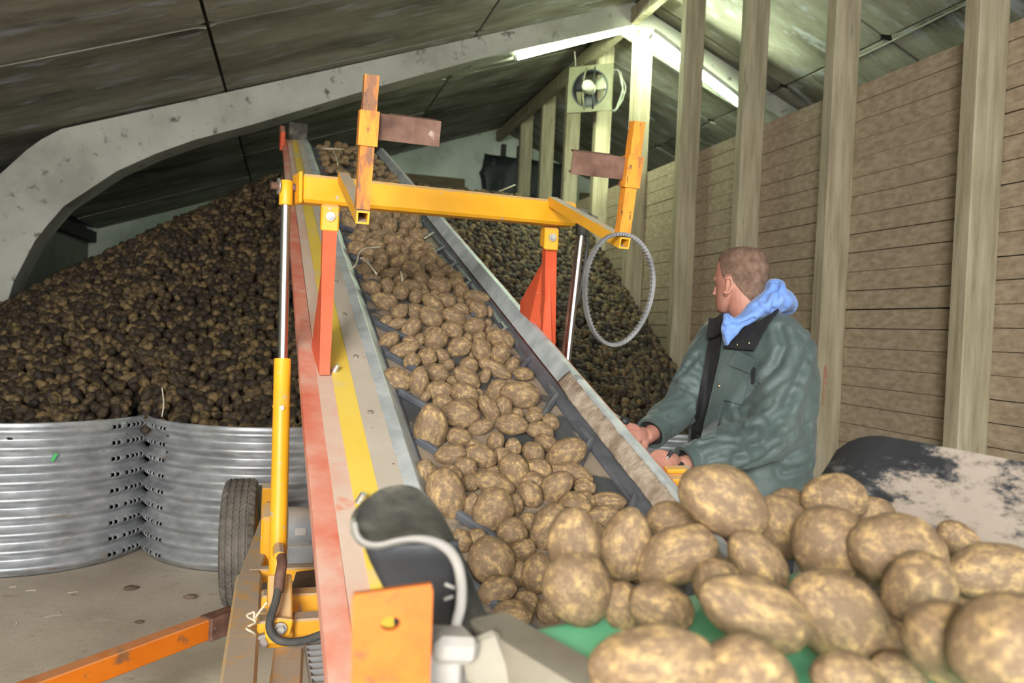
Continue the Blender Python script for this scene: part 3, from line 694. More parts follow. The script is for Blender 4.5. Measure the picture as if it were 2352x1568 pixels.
# clevises, red posts
def post_set(px, py, Y, top, bot, wt, wb, gus):
    c = at(px, py, Y)
    cl = obj('clevis', MB().box(c, CX, AX, Z, 0.058, 0.06, 0.085, 0.005), M['yellow'], cv)
    bp = c - CX.cross(Z) * 0.0 - (D * 0 + Vector((AX.x, AX.y, 0)).normalized()) * 0.033 - Z * 0.004
    nd = -Vector((AX.x, AX.y, 0)).normalized()
    obj('bolt', MB().tube([bp, bp + nd * 0.004], 0.015, 16).tube([bp + nd * 0.004, bp + nd * 0.014], 0.0105, 6).tube([bp + nd * 0.014, bp + nd * 0.02], 0.006, 10), M['steel_bolt'], cl, smooth=40)
    a, b = Vector(top), Vector(bot)
    dn = (b - a).normalized(); fw = Vector((AX.x, AX.y, 0)).normalized()
    pm = MB()
    q = lambda p, w, d0, d1: [p - CX * w / 2 - fw * d0, p + CX * w / 2 - fw * d0, p + CX * w / 2 + fw * d1, p - CX * w / 2 + fw * d1]
    pm.loft([q(a, wt, 0.02, 0.02), q(b, wb, 0.02, 0.02)])
    po = obj('post', pm, M['red'], cv)
    gm = MB()
    m1 = a + (b - a) * 0.25
    gm.prism([m1 - CX * wt * 0.4 + fw * 0.0, b - CX * (wb * 0.5) - fw * 0.0, b + fw * gus - CX * (wb * 0.5 + 0.015), ], CX * 0.008)
    gm.prism([m1 + CX * wt * 0.42 + fw * 0.02, b + CX * wb * 0.5 + fw * 0.02, b + fw * (gus * 0.5) + CX * wb * 0.5], -CX * 0.006)
    obj('gusset', gm, M['red'], po)
    return po
pL = on_plane(744, 860, CN, Q(0, 0, -0.012))
post_set(757, 497, 2.66, at(757, 520, 2.66), pL, 0.046, 0.032, 0.26)
post_set(1262, 545, 3.12, at(1262, 568, 3.13), at(1258, 860, 3.36), 0.046, 0.05, 0.12)
obj('gusset', MB().prism([at(1247, 600, 3.20), at(1195, 692, 3.42), at(1190, 860, 3.42), at(1242, 860, 3.34)], CX * 0.006), M['red'], cv)
obj('gusset', MB().prism([at(1263, 612, 3.15), at(1269, 860, 3.28), at(1240, 860, 3.28), at(1250, 700, 3.2)], AX * 0.008), M['red'], cv)

# hydraulic rams
def ram(top, mid, bot, rr, rb, name_lbl=None):
    top, mid, bot = Vector(top), Vector(mid), Vector(bot); d_ = (bot - top).normalized()
    r_ = obj('hydraulic_ram', MB().tube([mid, mid + d_ * 0.004, mid + d_ * 0.15, mid + d_ * 0.152, mid + d_ * 0.158, mid + d_ * 0.16, bot], [rb * .94, rb, rb, rb * 1.06, rb * 1.06, rb, rb], 28), M['yellow'], cv, smooth=40)
    obj('rod', MB().tube([top, mid + d_ * 0.01], rr, 24), M['chrome'], r_, smooth=40)
    return r_, d_
rt, rm_, rb_ = at(657, 440, 2.615), at(649, 823, 2.60), at(637, 1330, 2.52)
ram1, rd = ram(rt, rm_, rb_, 0.0155, 0.0268)
obj('rod_eye', MB().tube([rt - rd * 0.035, rt - rd * 0.03, rt + rd * 0.042, rt + rd * 0.045], [0.019, 0.0215, 0.0215, 0.020], 24), M['yellow'], ram1, smooth=40)
pc = rt - rd * 0.016
obj('pin', MB().tube([pc - xbR * 0.048, pc + xbR * 0.07], 0.0125, 16), M['rust'], ram1, smooth=40)
obj('washer', MB().tube([pc - xbR * 0.026, pc - xbR * 0.022], 0.026, 20), M['steel_bolt'], ram1, smooth=40)
fv = -Vector((AX.x, AX.y, 0)).normalized()
bp = rm_ + rd * 0.155 + fv * 0.024
obj('bolt', MB().tube([bp, bp + fv * 0.012], 0.008, 10), M['steel_bolt'], ram1, smooth=40)
r2a = at(1336, 530, 3.25)
ram2, rd2 = ram(r2a, at(1296, 890, 3.25), at(1292, 1000, 3.25), 0.0145, 0.025)
obj('rod_eye', MB().tube([r2a - rd2 * 0.06, r2a + rd2 * 0.02], 0.024, 20).box(r2a - rd2 * 0.05, CX, AX, CN, 0.07, 0.05, 0.05, 0.006), M['rubber_dust'], ram2, smooth=40)
obj('guard_rod', MB().tube([at(1330, 545, 3.30), at(1288, 870, 3.30)], 0.012, 14), M['rust'], ram2, smooth=40)
pts = [at(*p, 3.27) for p in ((1330, 500), (1345, 520), (1349, 560), (1345, 600), (1338, 640), (1325, 700))]
obj('hose', MB().tube(pts, 0.008, 8), M['black_hose'], ram2, smooth=True)
obj('fitting', MB().tube([at(1310, 484, 3.2), at(1370, 502, 3.25)], [0.014, 0.010], 12).tube([at(1325, 487, 3.2), at(1345, 493, 3.22)], 0.02, 6), M['rubber_dust'], ram2, smooth=40)

# ---------------------------------------------------------------- wheeled chassis
def zpl(px, py, z): return on_plane(px, py, Z, Vector((0, 0, z)))
b1a, b1b = zpl(573, 1316, 0.55), zpl(530, 1720, 0.55)
beam1 = obj('chassis_beam', MB().beam(b1a - Z * 0.05, b1b - Z * 0.05, 0.088, 0.10, Z, 0.008), M['dusty_yellow'], cv)
b2a, b2b = zpl(664, 1484, 0.50), zpl(640, 1760, 0.50)
obj('chassis_beam', MB().beam(b2a - Z * 0.05, b2b - Z * 0.05, 0.085, 0.10, Z, 0.008), M['dusty_yellow'], cv)
def cross(px, py, Y, l, w, h, z_off=0):
    p = at(px, py, Y); return obj('cross_member', MB().beam(p, p + CX * l, w, h, Z, 0.006), M['dusty_yellow'], cv)
cross(590, 1443, 2.34, 0.62, 0.07, 0.062)
cross(600, 1384, 2.50, 0.62, 0.07, 0.064)
cross(568, 1320, 2.90, 0.72, 0.05, 0.05)
cross(610, 1296, 3.20, 0.72, 0.06, 0.06)
obj('deck_plate', MB().prism([zpl(680, 1318, 0.53), zpl(742, 1310, 0.53), zpl(745, 1356, 0.53), zpl(668, 1360, 0.53)], Z * 0.008), M['clod'], cv, label='plate caked with soil')
obj('ram_mount', MB().beam(at(642, 1330, 2.45), at(642, 1476, 2.30), 0.062, 0.07, CX, 0.005), M['yellow'], cv)
obj('mount_plate', MB().beam(at(610, 1445, 2.28), at(668, 1450, 2.30), 0.02, 0.075, Z, 0.004), M['yellow'], cv)
for px, py in ((644, 1444), (604, 1472)):
    p = at(px, py, 2.27); obj('bolt', MB().tube([p + fv * -0.02, p + fv * 0.012], 0.012, 6).tube([p - fv * 0.02, p], 0.018, 14), M['steel_bolt'], cv, smooth=40)
obj('side_lug', MB().beam(at(590, 1418, 2.42), at(622, 1416, 2.42), 0.05, 0.04, Z, 0.004), M['dusty_yellow'], cv)
# long orange draw bar
dba, dbb = zpl(478, 1416, 0.43), zpl(20, 1582, 0.43)
drb = obj('draw_bar', MB().beam(dba - Z * 0.035, dbb - Z * 0.035, 0.055, 0.07, Z, 0.004), M['orange'], cv, label='long orange draw bar with a dusty top')
obj('bar_socket', MB().beam(zpl(540, 1394, 0.435) - Z * 0.038, zpl(472, 1418, 0.435) - Z * 0.038, 0.062, 0.078, Z, 0.004), M['rust'], drb, label='red brown socket')
# bar rests on a foot outside the frame
obj('foot', MB().beam(dbb - Z * 0.07, Vector((dbb.x, dbb.y, 0)), 0.05, 0.05, D, 0.004), M['orange'], drb)
# open steel grating
gm = MB(); g00 = zpl(700, 1480, 0.5); gx_, gy_ = CX.copy(), fv.copy()
for i in range(12): gm.beam(g00 + gy_ * 0.042 * i, g00 + gy_ * 0.042 * i + gx_ * 0.30, 0.006, 0.028, Z, 0)
for i in range(6): gm.beam(g00 + gx_ * 0.055 * i - gy_ * 0.01, g00 + gx_ * 0.055 * i + gy_ * 0.47, 0.005, 0.02, Z, 0)
obj('grating', gm, M['grey_paint'], cv, label='grey steel step grating')
# hose
pts = [at(642, 1268, 2.44), at(648, 1285, 2.40), at(646, 1310, 2.37), at(640, 1345, 2.35), at(633, 1382, 2.30), at(622, 1416, 2.26), at(620, 1444, 2.24), at(634, 1466, 2.23), at(660, 1474, 2.23), at(700, 1470, 2.25), at(750, 1452, 2.29)]
def smooth_path(P, n=6):
    out_ = []
    for i in range(len(P) - 1):
        p0, p1, p2, p3 = P[max(i - 1, 0)], P[i], P[i + 1], P[min(i + 2, len(P) - 1)]
        for k in range(n):
            t_ = k / n; out_.append(0.5 * ((2 * p1) + (p2 - p0) * t_ + (2 * p0 - 5 * p1 + 4 * p2 - p3) * t_ * t_ + (3 * p1 - p0 - 3 * p2 + p3) * t_ ** 3))
    return out_ + [P[-1]]
hs = obj('hose', MB().tube(smooth_path(pts), 0.0115, 12), M['black_hose'], cv, smooth=True)
obj('hose_fitting', MB().tube(smooth_path([at(641, 1262, 2.46), at(648, 1290, 2.39), at(643, 1322, 2.36), at(640, 1360, 2.34)]), 0.015, 10), M['rust'], hs, smooth=True)
obj('hose_fitting', MB().tube([at(640, 1258, 2.48), at(642, 1280, 2.41)], 0.019, 8), M['dusty_yellow'], hs, smooth=40)
# wheel
wc = at(553, 1247, 4.06); wc.z = 0.318
wa = (CX * 0.995 + Vector((0, 0, 0.035)) - Vector((AX.x, AX.y, 0)) * 0.06).normalized()
wx = wa.cross(Z).normalized(); wz = wx.cross(wa)
prof = [(-0.070, 0.20), (-0.082, 0.235), (-0.083, 0.275), (-0.076, 0.300), (-0.066, 0.309)]
for x0 in (-0.045, -0.015, 0.015, 0.045): prof += [(x0 - 0.006, 0.3155), (x0 - 0.004, 0.307), (x0 + 0.004, 0.307), (x0 + 0.006, 0.3155)]
prof += [(0.066, 0.309), (0.076, 0.300), (0.083, 0.275), (0.082, 0.235), (0.070, 0.20)]
ns = 144; vs = []
for k in range(ns):
    a = 2 * math.pi * k / ns
    for i, (x, r_) in enumerate(prof):
        rr_ = r_ - (0.013 if (abs(x) > 0.052 and r_ > 0.285 and k % 4 == 0) else 0) - (0.004 if (abs(x) <= 0.052 and r_ > 0.31 and k % 3 == 0) else 0); x = x + (0.0022 if k % 2 else -0.0022) * (abs(x) < 0.06)
        vs.append(wc + wa * x + (wx * math.cos(a) + wz * math.sin(a)) * rr_)
npf = len(prof); fs = [(k * npf + i, k * npf + i + 1, ((k + 1) % ns) * npf + i + 1, ((k + 1) % ns) * npf + i) for k in range(ns) for i in range(npf - 1)]
wh = obj('wheel', MB().ring(wc - wa * 0.07, wc + wa * 0.07, 0.205, 0.18, 32).tube([wc - wa * 0.02, wc + wa * 0.01], 0.185, 32).tube([wc - wa * 0.06, wc + wa * 0.09], 0.05, 20), M['dusty_yellow'], cv, smooth=40)
obj('tyre', MB().add(vs, fs), M['tyre'], wh, smooth=35)
obj('axle', MB().tube([wc, wc + CX * 0.9], 0.035, 16), M['dusty_yellow'], cv, smooth=40)
for s_, y0 in ((0.0, 0), (0.9, 0)):
    pa = wc + CX * (0.12 + s_ * 0.85); obj('axle_strut', MB().beam(Vector((pa.x, pa.y, 0.3)), Vector((pa.x, pa.y, 0.62)) + fv * 0.1, 0.06, 0.06, CX, 0.005), M['dusty_yellow'], cv)
obj('chassis_rail', MB().beam(b1a - Z * 0.05, Vector((wc.x, wc.y, 0.5)) + CX * 0.16, 0.07, 0.09, Z, 0.006), M['dusty_yellow'], cv)
# second wheel on the far side
w2 = wh.copy(); COL.objects.link(w2); w2.location = wh.location + CX * 0.98
for ch in list(wh.children):
    c = ch.copy(); COL.objects.link(c); c.parent = w2
# geared motor
mc = at(660, 1212, 3.12)
gb = obj('gearbox', MB().box(at(621, 1240, 3.15), CX, AX, Z, 0.075, 0.12, 0.24, 0.01), M['yellow'], cv)
mm = MB().tube([mc, mc + CX * 0.085], 0.082, 24).tube([mc + CX * 0.085, mc + CX * 0.115], 0.098, 24).tube([mc + CX * 0.115, mc + CX * 0.33], 0.072, 24)
for i in range(22):
    a = 2 * math.pi * i / 22; e = Z * math.cos(a) + fv * math.sin(a)
    mm.box(mc + CX * 0.23 + e * 0.078, CX, e, CX.cross(e), 0.20, 0.02, 0.005)
mo = obj('motor', mm, M['grey_paint'], cv, smooth=35)
obj('terminal_box', MB().box(mc + CX * 0.05 - Z * 0.07 + fv * 0.05, CX, AX, Z, 0.10, 0.09, 0.07, 0.006), M['grey_paint'], mo)
obj('rating_plate', MB().box(mc + CX * 0.045 + fv * 0.083 + Z * 0.005, CX, fv, Z, 0.04, 0.004, 0.03, 0.001), M['pale_metal'], mo, label='pale rating plate')
obj('motor_foot', MB().box(mc + CX * 0.10 - Z * 0.14, CX, AX, Z, 0.28, 0.12, 0.02, 0.004), M['yellow'], mo)
# twine tied round the beam
pts = []
for i in range(46):
    f = i / 45; a = f * 22
    pts.append(at(578 + 10 * math.sin(a) - 4 * f + (18 * max(0, .18 - f) * 5), 1392 + 100 * f, 2.28 + 0.012 * math.cos(a * 1.3)))
obj('twine', MB().tube(smooth_path([at(614, 1382, 2.28), at(598, 1402, 2.28), at(584, 1420, 2.27)] + pts[6:], 3), 0.0035, 6), M['straw'], smooth=True, loc=at(580, 1440, 2.28), label='frayed twine knotted round the dusty yellow chassis beam', cat='twine')

# control valve by the operator
vc = at(1560, 1098, 2.40)
va = obj('control_valve', MB().box(vc, CX, AX, CN, 0.10, 0.09, 0.045, 0.004).box(vc + CN * 0.03 - CX * 0.01, CX, AX, CN, 0.085, 0.03, 0.014, 0.004), M['dusty_yellow'], cv)
for (p0, p1) in (((1521, 1068), (1536, 1046)), ((1550, 1086), (1561, 1072))):
    obj('lever', MB().tube([at(*p0, 2.41), at(*p1, 2.42)], 0.0042, 10), M['chrome'], va, smooth=40)
    e = at(*p1, 2.42); d_ = (at(*p1, 2.42) - at(*p0, 2.41)).normalized()
    obj('lever_grip', MB().tube([e - d_ * 0.004, e + d_ * 0.016], 0.0062, 10), M['black_rubber'], va, smooth=40)
obj('valve_hose', MB().tube(smooth_path([at(1545, 1100, 2.38), at(1570, 1100, 2.38), at(1600, 1115, 2.40), at(1640, 1180, 2.45)]), 0.012, 10), M['black_hose'], va, smooth=True)
obj('valve_body', MB().tube([at(1560, 1112, 2.38), at(1600, 1140, 2.40)], 0.03, 16), M['black_rubber'], va, smooth=40)
obj('valve_bracket', MB().beam(Q(0.72, 0.05, -0.1), vc - CN * 0.03, 0.06, 0.02, CN, 0.003), M['yellow'], va)
kb = at(1434, 967, 2.62)
obj('lever_knob', MB().ell(kb, CX, AX, CN, 0.0165, 0.0165, 0.0165), M['black_rubber'], cv, smooth=True)
obj('lever_rod', MB().tube([kb, Q(0.73, 0.75, -0.08)], 0.006, 10), M['steel'], cv, smooth=40)

# ---------------------------------------------------------------- toothed drive belt hung on the right upright
rc = at(1420, 665, 2.405); ex = (CX * 0.98 + AX * 0.15).normalized(); ez = (CN * 0.95 + AX * 0.28).normalized(); en = ex.cross(ez).normalized()
ns = 156; vs = []
for k in range(ns):
    a = 2 * math.pi * k / ns; e = ex * math.cos(a); px_ = 0.120 * math.cos(a); pz_ = 0.167 * math.sin(a)
    ri_ = 0.0085 if (k // 1) % 2 == 0 else 0.004
    nrm = (ex * math.cos(a) / 0.120 + ez * math.sin(a) / 0.167).normalized()
    c = rc + ex * px_ + ez * pz_ + ex * (0.006 * math.sin(2 * a + .6))
    for (dr, dn) in ((0.0035, -0.009), (0.0035, 0.009), (-ri_, 0.006), (-ri_, -0.006)): vs.append(c + nrm * dr + en * dn)
fs = [(k * 4 + i, k * 4 + (i + 1) % 4, ((k + 1) % ns) * 4 + (i + 1) % 4, ((k + 1) % ns) * 4 + i) for k in range(ns) for i in range(4)]
obj('drive_belt', MB().add(vs, fs), M['loop_rubber'], loc=rc, label='spare toothed drive belt hanging as a loop from the right upright', cat='belt')

# ================================================================ feed conveyor in the foreground
G = Vector((-0.573, 0.82, 0)).normalized(); H = Vector((0.82, 0.573, 0)).normalized(); ZB = 1.09
E0 = Vector((0.014, 0.99, ZB))
def K(l, g, z=0.0): return E0 + H * l + G * g + Z * z
fb = Vector((E0.x + 0.3, E0.y - 0.2, 0))
fcv = thing('feed_conveyor', fb, 'feed conveyor in the foreground with a green belt, rubber side flaps and an orange plate', 'conveyor')
prof = []
for i in range(9):
    a = math.pi / 2 - math.pi * i / 8; prof.append((0.045 * math.cos(a) - 0.045, -0.045 + 0.045 * math.sin(a)))
poly = [K(0.0, g, z) for g, z in [(-0.95, 0)] + prof + [(-0.95, -0.09)]]
obj('green_belt', MB().prism(poly, H * 0.78), M['green_belt'], fcv, smooth=30)
obj('side_rail', MB().prism([K(-0.005, g, z) for g, z in ((-0.95, 0.012), (0.005, 0.012), (0.02, -0.03), (0.0, -0.14), (-0.95, -0.14))], -H * 0.055), M['rubber_olive'], fcv)
obj('side_rail', MB().prism([K(0.785, g, z) for g, z in ((-0.95, 0.03), (0.005, 0.03), (0.02, -0.03), (0.0, -0.14), (-0.95, -0.14))], H * 0.04), M['pale_metal'], fcv)
for l in (-0.03, 0.80):
    for g in (-0.12, -0.85):
        p = K(l, g, -0.14); obj('support_leg', MB().beam(p, Vector((p.x, p.y, 0.0)), 0.05, 0.05, G, 0.004), M['pale_metal'], fcv)
# orange plate with a bolt hole
po = [at(808, 1365, 0.80), at(995, 1340, 0.815), at(985, 1650, 0.80), at(806, 1650, 0.79)]
pxv = (po[1] - po[0]).normalized(); pn = pxv.cross((po[3] - po[0])).normalized(); pn = pn if pn.y > 0 else -pn
hc = on_plane(897, 1432, pn, (po[0] + po[1] + po[2] + po[3]) / 4); pzv = pn.cross(pxv).normalized()
out2 = []; hol = []; no = 48
for k in range(no):
    a = 2 * math.pi * k / no; d_ = pxv * math.cos(a) + pzv * math.sin(a)
    # march to the outline of the plate
    best = 9
    for i in range(4):
        p, q = po[i], po[(i + 1) % 4]; e = q - p; nn = e.cross(pn); den = d_.dot(nn)
        if abs(den) > 1e-9:
            t_ = (p - hc).dot(nn) / den
            if t_ > 0: best = min(best, t_)
    out2.append(hc + d_ * best); hol.append(hc + pxv * math.cos(a) * 0.0098 + pzv * math.sin(a) * 0.0066)
th = pn * 0.012; vs = out2 + hol + [p + th for p in out2] + [p + th for p in hol]; fs = []
for k in range(no):
    n_ = (k + 1) % no
    fs += [(k, n_, no + n_, no + k), (2 * no + n_, 2 * no + k, 3 * no + k, 3 * no + n_), (no + k, no + n_, 3 * no + n_, 3 * no + k), (n_, k, 2 * no + k, 2 * no + n_)]
obj('orange_plate', MB().add(vs, fs), M['plate_orange'], fcv, label='orange painted steel plate with a bolt hole')
# left rubber flap: S-shaped lip with a dished top and a dark apron below
front = [(815, 1200, .93), (821, 1228, .925), (840, 1246, .92), (872, 1250, .92), (915, 1240, .92), (958, 1236, .92), (1000, 1244, .92), (1032, 1264, .92), (1052, 1298, .92), (1060, 1345, .92), (1058, 1395, .915), (1048, 1440, .91), (1056, 1500, .90), (1095, 1600, .88)]
backp = [(817, 1190, .95), (826, 1168, .98), (842, 1146, 1.01), (866, 1127, 1.04), (896, 1116, 1.06), (930, 1113, 1.07), (962, 1122, 1.07), (990, 1146, 1.06), (1014, 1178, 1.05), (1036, 1218, 1.04), (1058, 1262, 1.03), (1080, 1318, 1.02), (1110, 1390, 1.00), (1185, 1560, .97)]
rows = []
for i in range(7):
    f = i / 6; r_ = []
    for k in range(len(front)):
        pf, pb = at(*front[k]), at(*backp[k]); p = pf.lerp(pb, f)
        if k < 9: p = p - Z * 0.012 * math.sin(math.pi * f) * (1 - k / 12)
        r_.append(p)
    rows.append(smooth_path(r_, 4))
flap = obj('rubber_flap', MB().sheet(rows, 0.006), M['rubber_dust'], fcv, smooth=50, label='thick black rubber flap bent into an S shape')
edge = smooth_path([at(*p) for p in front], 5)
obj('flap_edge', MB().tube(edge, [0.0032 + 0.0030 * min(1, max(0, (i - 22) / 12)) for i in range(len(edge))], 10), M['rubber_pale'], flap, smooth=True, label='pale dusty cut edge')
ap = []
for k in range(9):
    f = k / 8; tp_ = at(*[front[2 + int(f * 6.99)][q] for q in range(3)]); 
    ap.append([at(832 + 222 * f, 1244 + 10 * math.sin(f * 3.1), .935), at(850 + 203 * f, 1290, .95), at(878 + 172 * f, 1345, .96), at(905 + 140 * f, 1420, .97), at(910 + 138 * f, 1560, .97)])
obj('apron', MB().sheet(ap, 0.006), M['black_rubber'], flap, smooth=True)
for (x0, y0, x1, y1) in ((1022, 1341, 1044, 1350), (1020, 1376, 1040, 1369)):
    obj('rivet', MB().tube([at(x0, y0, .905), at(x1, y1, .91)], 0.0022, 8), M['rubber_pale'], flap, smooth=True)
# pale steel frame under the flap with a slotted hole
fm = MB()
f0, f1 = at(1000, 1500, .86), at(1200, 1500, .93)
fm.beam(at(985, 1478, .87), at(1085, 1482, .89), 0.05, 0.03, Z, 0.008)
fm.beam(at(985, 1590, .87), at(1130, 1596, .89), 0.05, 0.03, Z, 0.006)
fm.beam(at(1010, 1480, .87), at(1006, 1640, .87), 0.02, 0.05, CX, 0.006)
obj('flap_strap', MB().beam(at(1092, 1462, .90), at(1155, 1640, .885), 0.022, 0.05, CX, 0.006), M['rubber_olive'], fcv)
obj('slotted_frame', fm, M['pale_metal'], fcv)
# right rubber flap standing along the belt
def FR(g, z): return K(0.775, g, z - ZB)
fl = []
for i in range(44):
    f = i / 43; g = 0.115 - 0.95 * f
    ztop = 1.286 - 0.045 * max(0, f - 0.16)
    if g > 0: ztop = 1.286 - 0.105 * (1 - math.sqrt(max(0, 1 - (g / 0.118) ** 2))) 
    zb = ZB - 0.02 + (0.06 if g > 0 else 0)
    fl.append([FR(g, zb + (ztop - zb) * j / 10) + H * (0.07 * (1 - j / 10) ** 2 * 0 + 0.05 * (j / 10) ** 2) for j in range(11)])
obj('rubber_flap', MB().sheet(fl, 0.008), mat('muddy_rubber', [(0.016, 0.017, 0.018), (0.05, 0.05, 0.052), (0.24, 0.195, 0.155), (0.32, 0.265, 0.215)], 18, 12, rough=0.8, bump=0.35, bscale=40, lo=0.48, hi=0.62, rand=False, nrough=0.72, stretch=(0.6, 0.6, 1.2), chips=[((0.07, 0.068, 0.066), 22, 0.60, 0.08)], grad=((-G.x * 1.1, -G.y * 1.1, -0.6), 1.06, 0.12)), fcv, smooth=40, label='black rubber flap splashed with pale dried mud')

# ================================================================ potatoes
def potato_mesh(seed, sub=4):
    r_ = random.Random(seed); bm = bmesh.new(); bmesh.ops.create_icosphere(bm, subdivisions=sub, radius=1)
    egg, bend, b2 = r_.uniform(-.14, .14), r_.uniform(-.10, .10), r_.uniform(-.08, .08); o = Vector((seed * 7.1, seed * 3.3, 1.7))
    sq = r_.uniform(0.90, 1.0)
    for v in bm.verts:
        p = v.co.copy(); k = 1 + egg * p.x + 0.05 * (1 - p.x * p.x)
        n_ = 0.085 * mnoise.noise(p * 1.15 + o) + 0.03 * mnoise.noise(p * 2.6 + o) + 0.008 * mnoise.noise(p * 7 + o)
        q = Vector((p.x, p.y * k, p.z * k * sq)) * (1 + n_)
        q.y += bend * (p.x * p.x - .35); q.z += b2 * (p.x * p.x - .35); v.co = q
    eyes = [Vector((r_.uniform(-.9, .9), r_.uniform(-1, 1), r_.uniform(-1, 1))).normalized() for _ in range(7)]
    for v in bm.verts:
        d_ = v.co.normalized()
        for e in eyes:
            a = d_.angle(e)
            if a < 0.22: v.co -= d_ * 0.035 * (1 - a / 0.22) ** 2
    me = bpy.data.meshes.new('potato'); bm.to_mesh(me); bm.free(); me.materials.append(M['potato']); me.shade_smooth(); return me
PM = [potato_mesh(i + 1) for i in range(10)]
def put_potato(c, ax_long, view, L, S, label, group, k=None, flat=0.95):
    o = bpy.data.objects.new('potato', PM[k if k is not None else rng.randrange(10)]); COL.objects.link(o)
    x = Vector(ax_long).normalized(); z_ = (Vector(view) - x * Vector(view).dot(x)).normalized(); y = z_.cross(x)
    if rng.random() < .5: x, y = -x, -y
    a, b, c_ = L / 2, S / 2, S / 2 * flat
    o.matrix_world = Matrix(((x.x * a, y.x * b, z_.x * c_, c[0]), (x.y * a, y.y * b, z_.y * c_, c[1]), (x.z * a, y.z * b, z_.z * c_, c[2]), (0, 0, 0, 1)))
    return props(o, label, 'potato', group)

BELT_POTATOES = [(793,484,26,22,30),(803,514,43,26,50),(866,494,38,28,10),(889,492,28,24,80),(860,522,29,24,20),(894,520,42,31,80),(910,492,26,22,80),(934,517,33,27,-20),(950,505,34,28,-60),(836,528,32,23,80),(867,540,41,24,-12),(822,535,23,18,-30),(833,548,33,26,-40),(903,551,43,29,10),(926,535,24,18,20),(956,542,40,28,50),(976,536,22,15,80),(941,557,32,26,10),(808,548,26,17,-35),(820,571,43,33,-15),(861,562,43,27,15),(903,574,32,29,60),(927,574,24,22,30),(959,567,37,20,-30),(983,570,26,22,60),(959,589,37,26,-25),(875,588,34,29,10),(847,581,36,24,10),(844,598,26,23,60),(917,602,46,31,-30),(983,604,36,29,30),(993,589,29,23,10),(875,607,34,28,-40),(840,623,36,31,85),(949,619,51,38,10),(1013,604,23,20,60),(1028,622,31,24,15),(1005,631,32,27,20),(895,628,40,23,-15),(921,619,24,19,-20),(967,641,40,31,60),(854,639,40,20,10),(919,639,33,19,-30),(1048,637,32,26,20),(951,529,19,14,0),(815,542,19,14,30),(793,498,20,15,60),(854,661,40,32,10),(889,657,37,29,70),(884,692,56,38,20),(921,672,34,32,60),(939,657,55,26,5),(955,682,34,29,90),(1009,655,52,36,20),(1048,652,38,31,30),(1060,667,36,31,70),(1023,690,45,32,15),(1002,677,34,19,10),(974,663,29,15,70),(1094,683,57,29,10),(917,716,42,31,-30),(953,716,38,31,60),(994,696,55,32,40),(990,729,56,41,45),(1098,710,46,34,45),(1042,727,55,33,25),(1060,709,37,23,20),(886,738,32,22,-55),(908,746,56,24,-15),(943,755,55,34,-58),(1039,759,50,36,25),(1089,751,48,37,-15),(987,762,31,19,-35),(893,783,52,33,-38),(1001,780,55,45,-60),(964,780,28,24,-50),(941,783,37,20,0),(928,804,66,33,-18),(1055,797,56,41,-28),(1075,775,22,18,60),(945,830,40,33,-60),(982,820,42,38,30),(1016,819,40,28,50),(1029,838,29,26,-30),(1124,760,22,19,60),(1149,779,60,41,25),(1106,804,54,40,75),(1101,775,31,26,-40),(1149,811,50,41,-60),(1125,718,29,15,80),(1122,741,19,15,60),(1083,810,26,15,70),(1057,691,19,14,20),(1077,841,41,38,20),(1136,847,79,32,28),(1114,864,41,22,115),(1176,840,40,29,-60),(1142,894,51,37,-45),(1194,906,87,56,8),(1175,882,38,19,10),(1156,934,46,36,75),(1189,949,26,22,20),(1227,957,38,26,-10),(1265,970,40,33,50),(1176,975,70,45,8),(1124,940,69,36,58),(1103,982,55,31,-18),(1241,989,59,37,15),(1102,905,26,17,60),(1230,944,32,20,0),(911,871,64,47,28),(962,880,73,40,98),(1004,857,51,38,15),(1072,869,66,40,38),(1008,898,56,42,0),(1067,905,66,46,28),(1020,926,47,38,30),(1059,952,83,59,12),(978,912,32,19,-50),(1040,873,26,20,0),(990,985,107,67,97),(1054,1004,56,40,12),(1138,1014,45,36,-58),(1035,1044,69,44,-8),(1105,1047,73,48,22),(1071,1075,52,44,50),(1179,1027,42,36,70),(1153,1049,44,34,60),(976,1089,66,43,95),(1181,1082,80,60,72),(1035,1092,59,42,30),(1080,1110,41,34,-30),(1137,1111,93,46,20),(1134,1083,34,24,-10),(1105,1089,24,18,-40),(1084,1019,32,21,0),(1024,1134,114,82,72),(1084,1165,63,38,100),(1131,1172,102,82,112),(1183,1162,55,34,95),(1175,1224,64,61,30),(1060,1242,52,44,60),(1096,1238,50,44,40),(1129,1286,106,92,40),(1199,1263,62,42,-22),(1235,1318,90,66,100),(1262,1213,112,76,115),(1213,1200,48,40,-20),(1218,1135,62,50,60),(1300,1043,92,62,-27),(1225,1040,52,42,45),(1239,1082,64,50,45),(1323,1090,80,42,25),(1278,1118,84,58,-48),(1343,1118,49,37,8),(1322,1160,72,54,12),(1398,1151,77,38,5),(1384,1186,70,46,-8),(1143,1355,84,58,-14),(1177,1413,84,66,10),(1213,1383,60,45,45),(1258,1405,60,46,60),(1345,1150,50,36,30),(1190,1320,60,40,100),(1280,1085,40,34,10)]

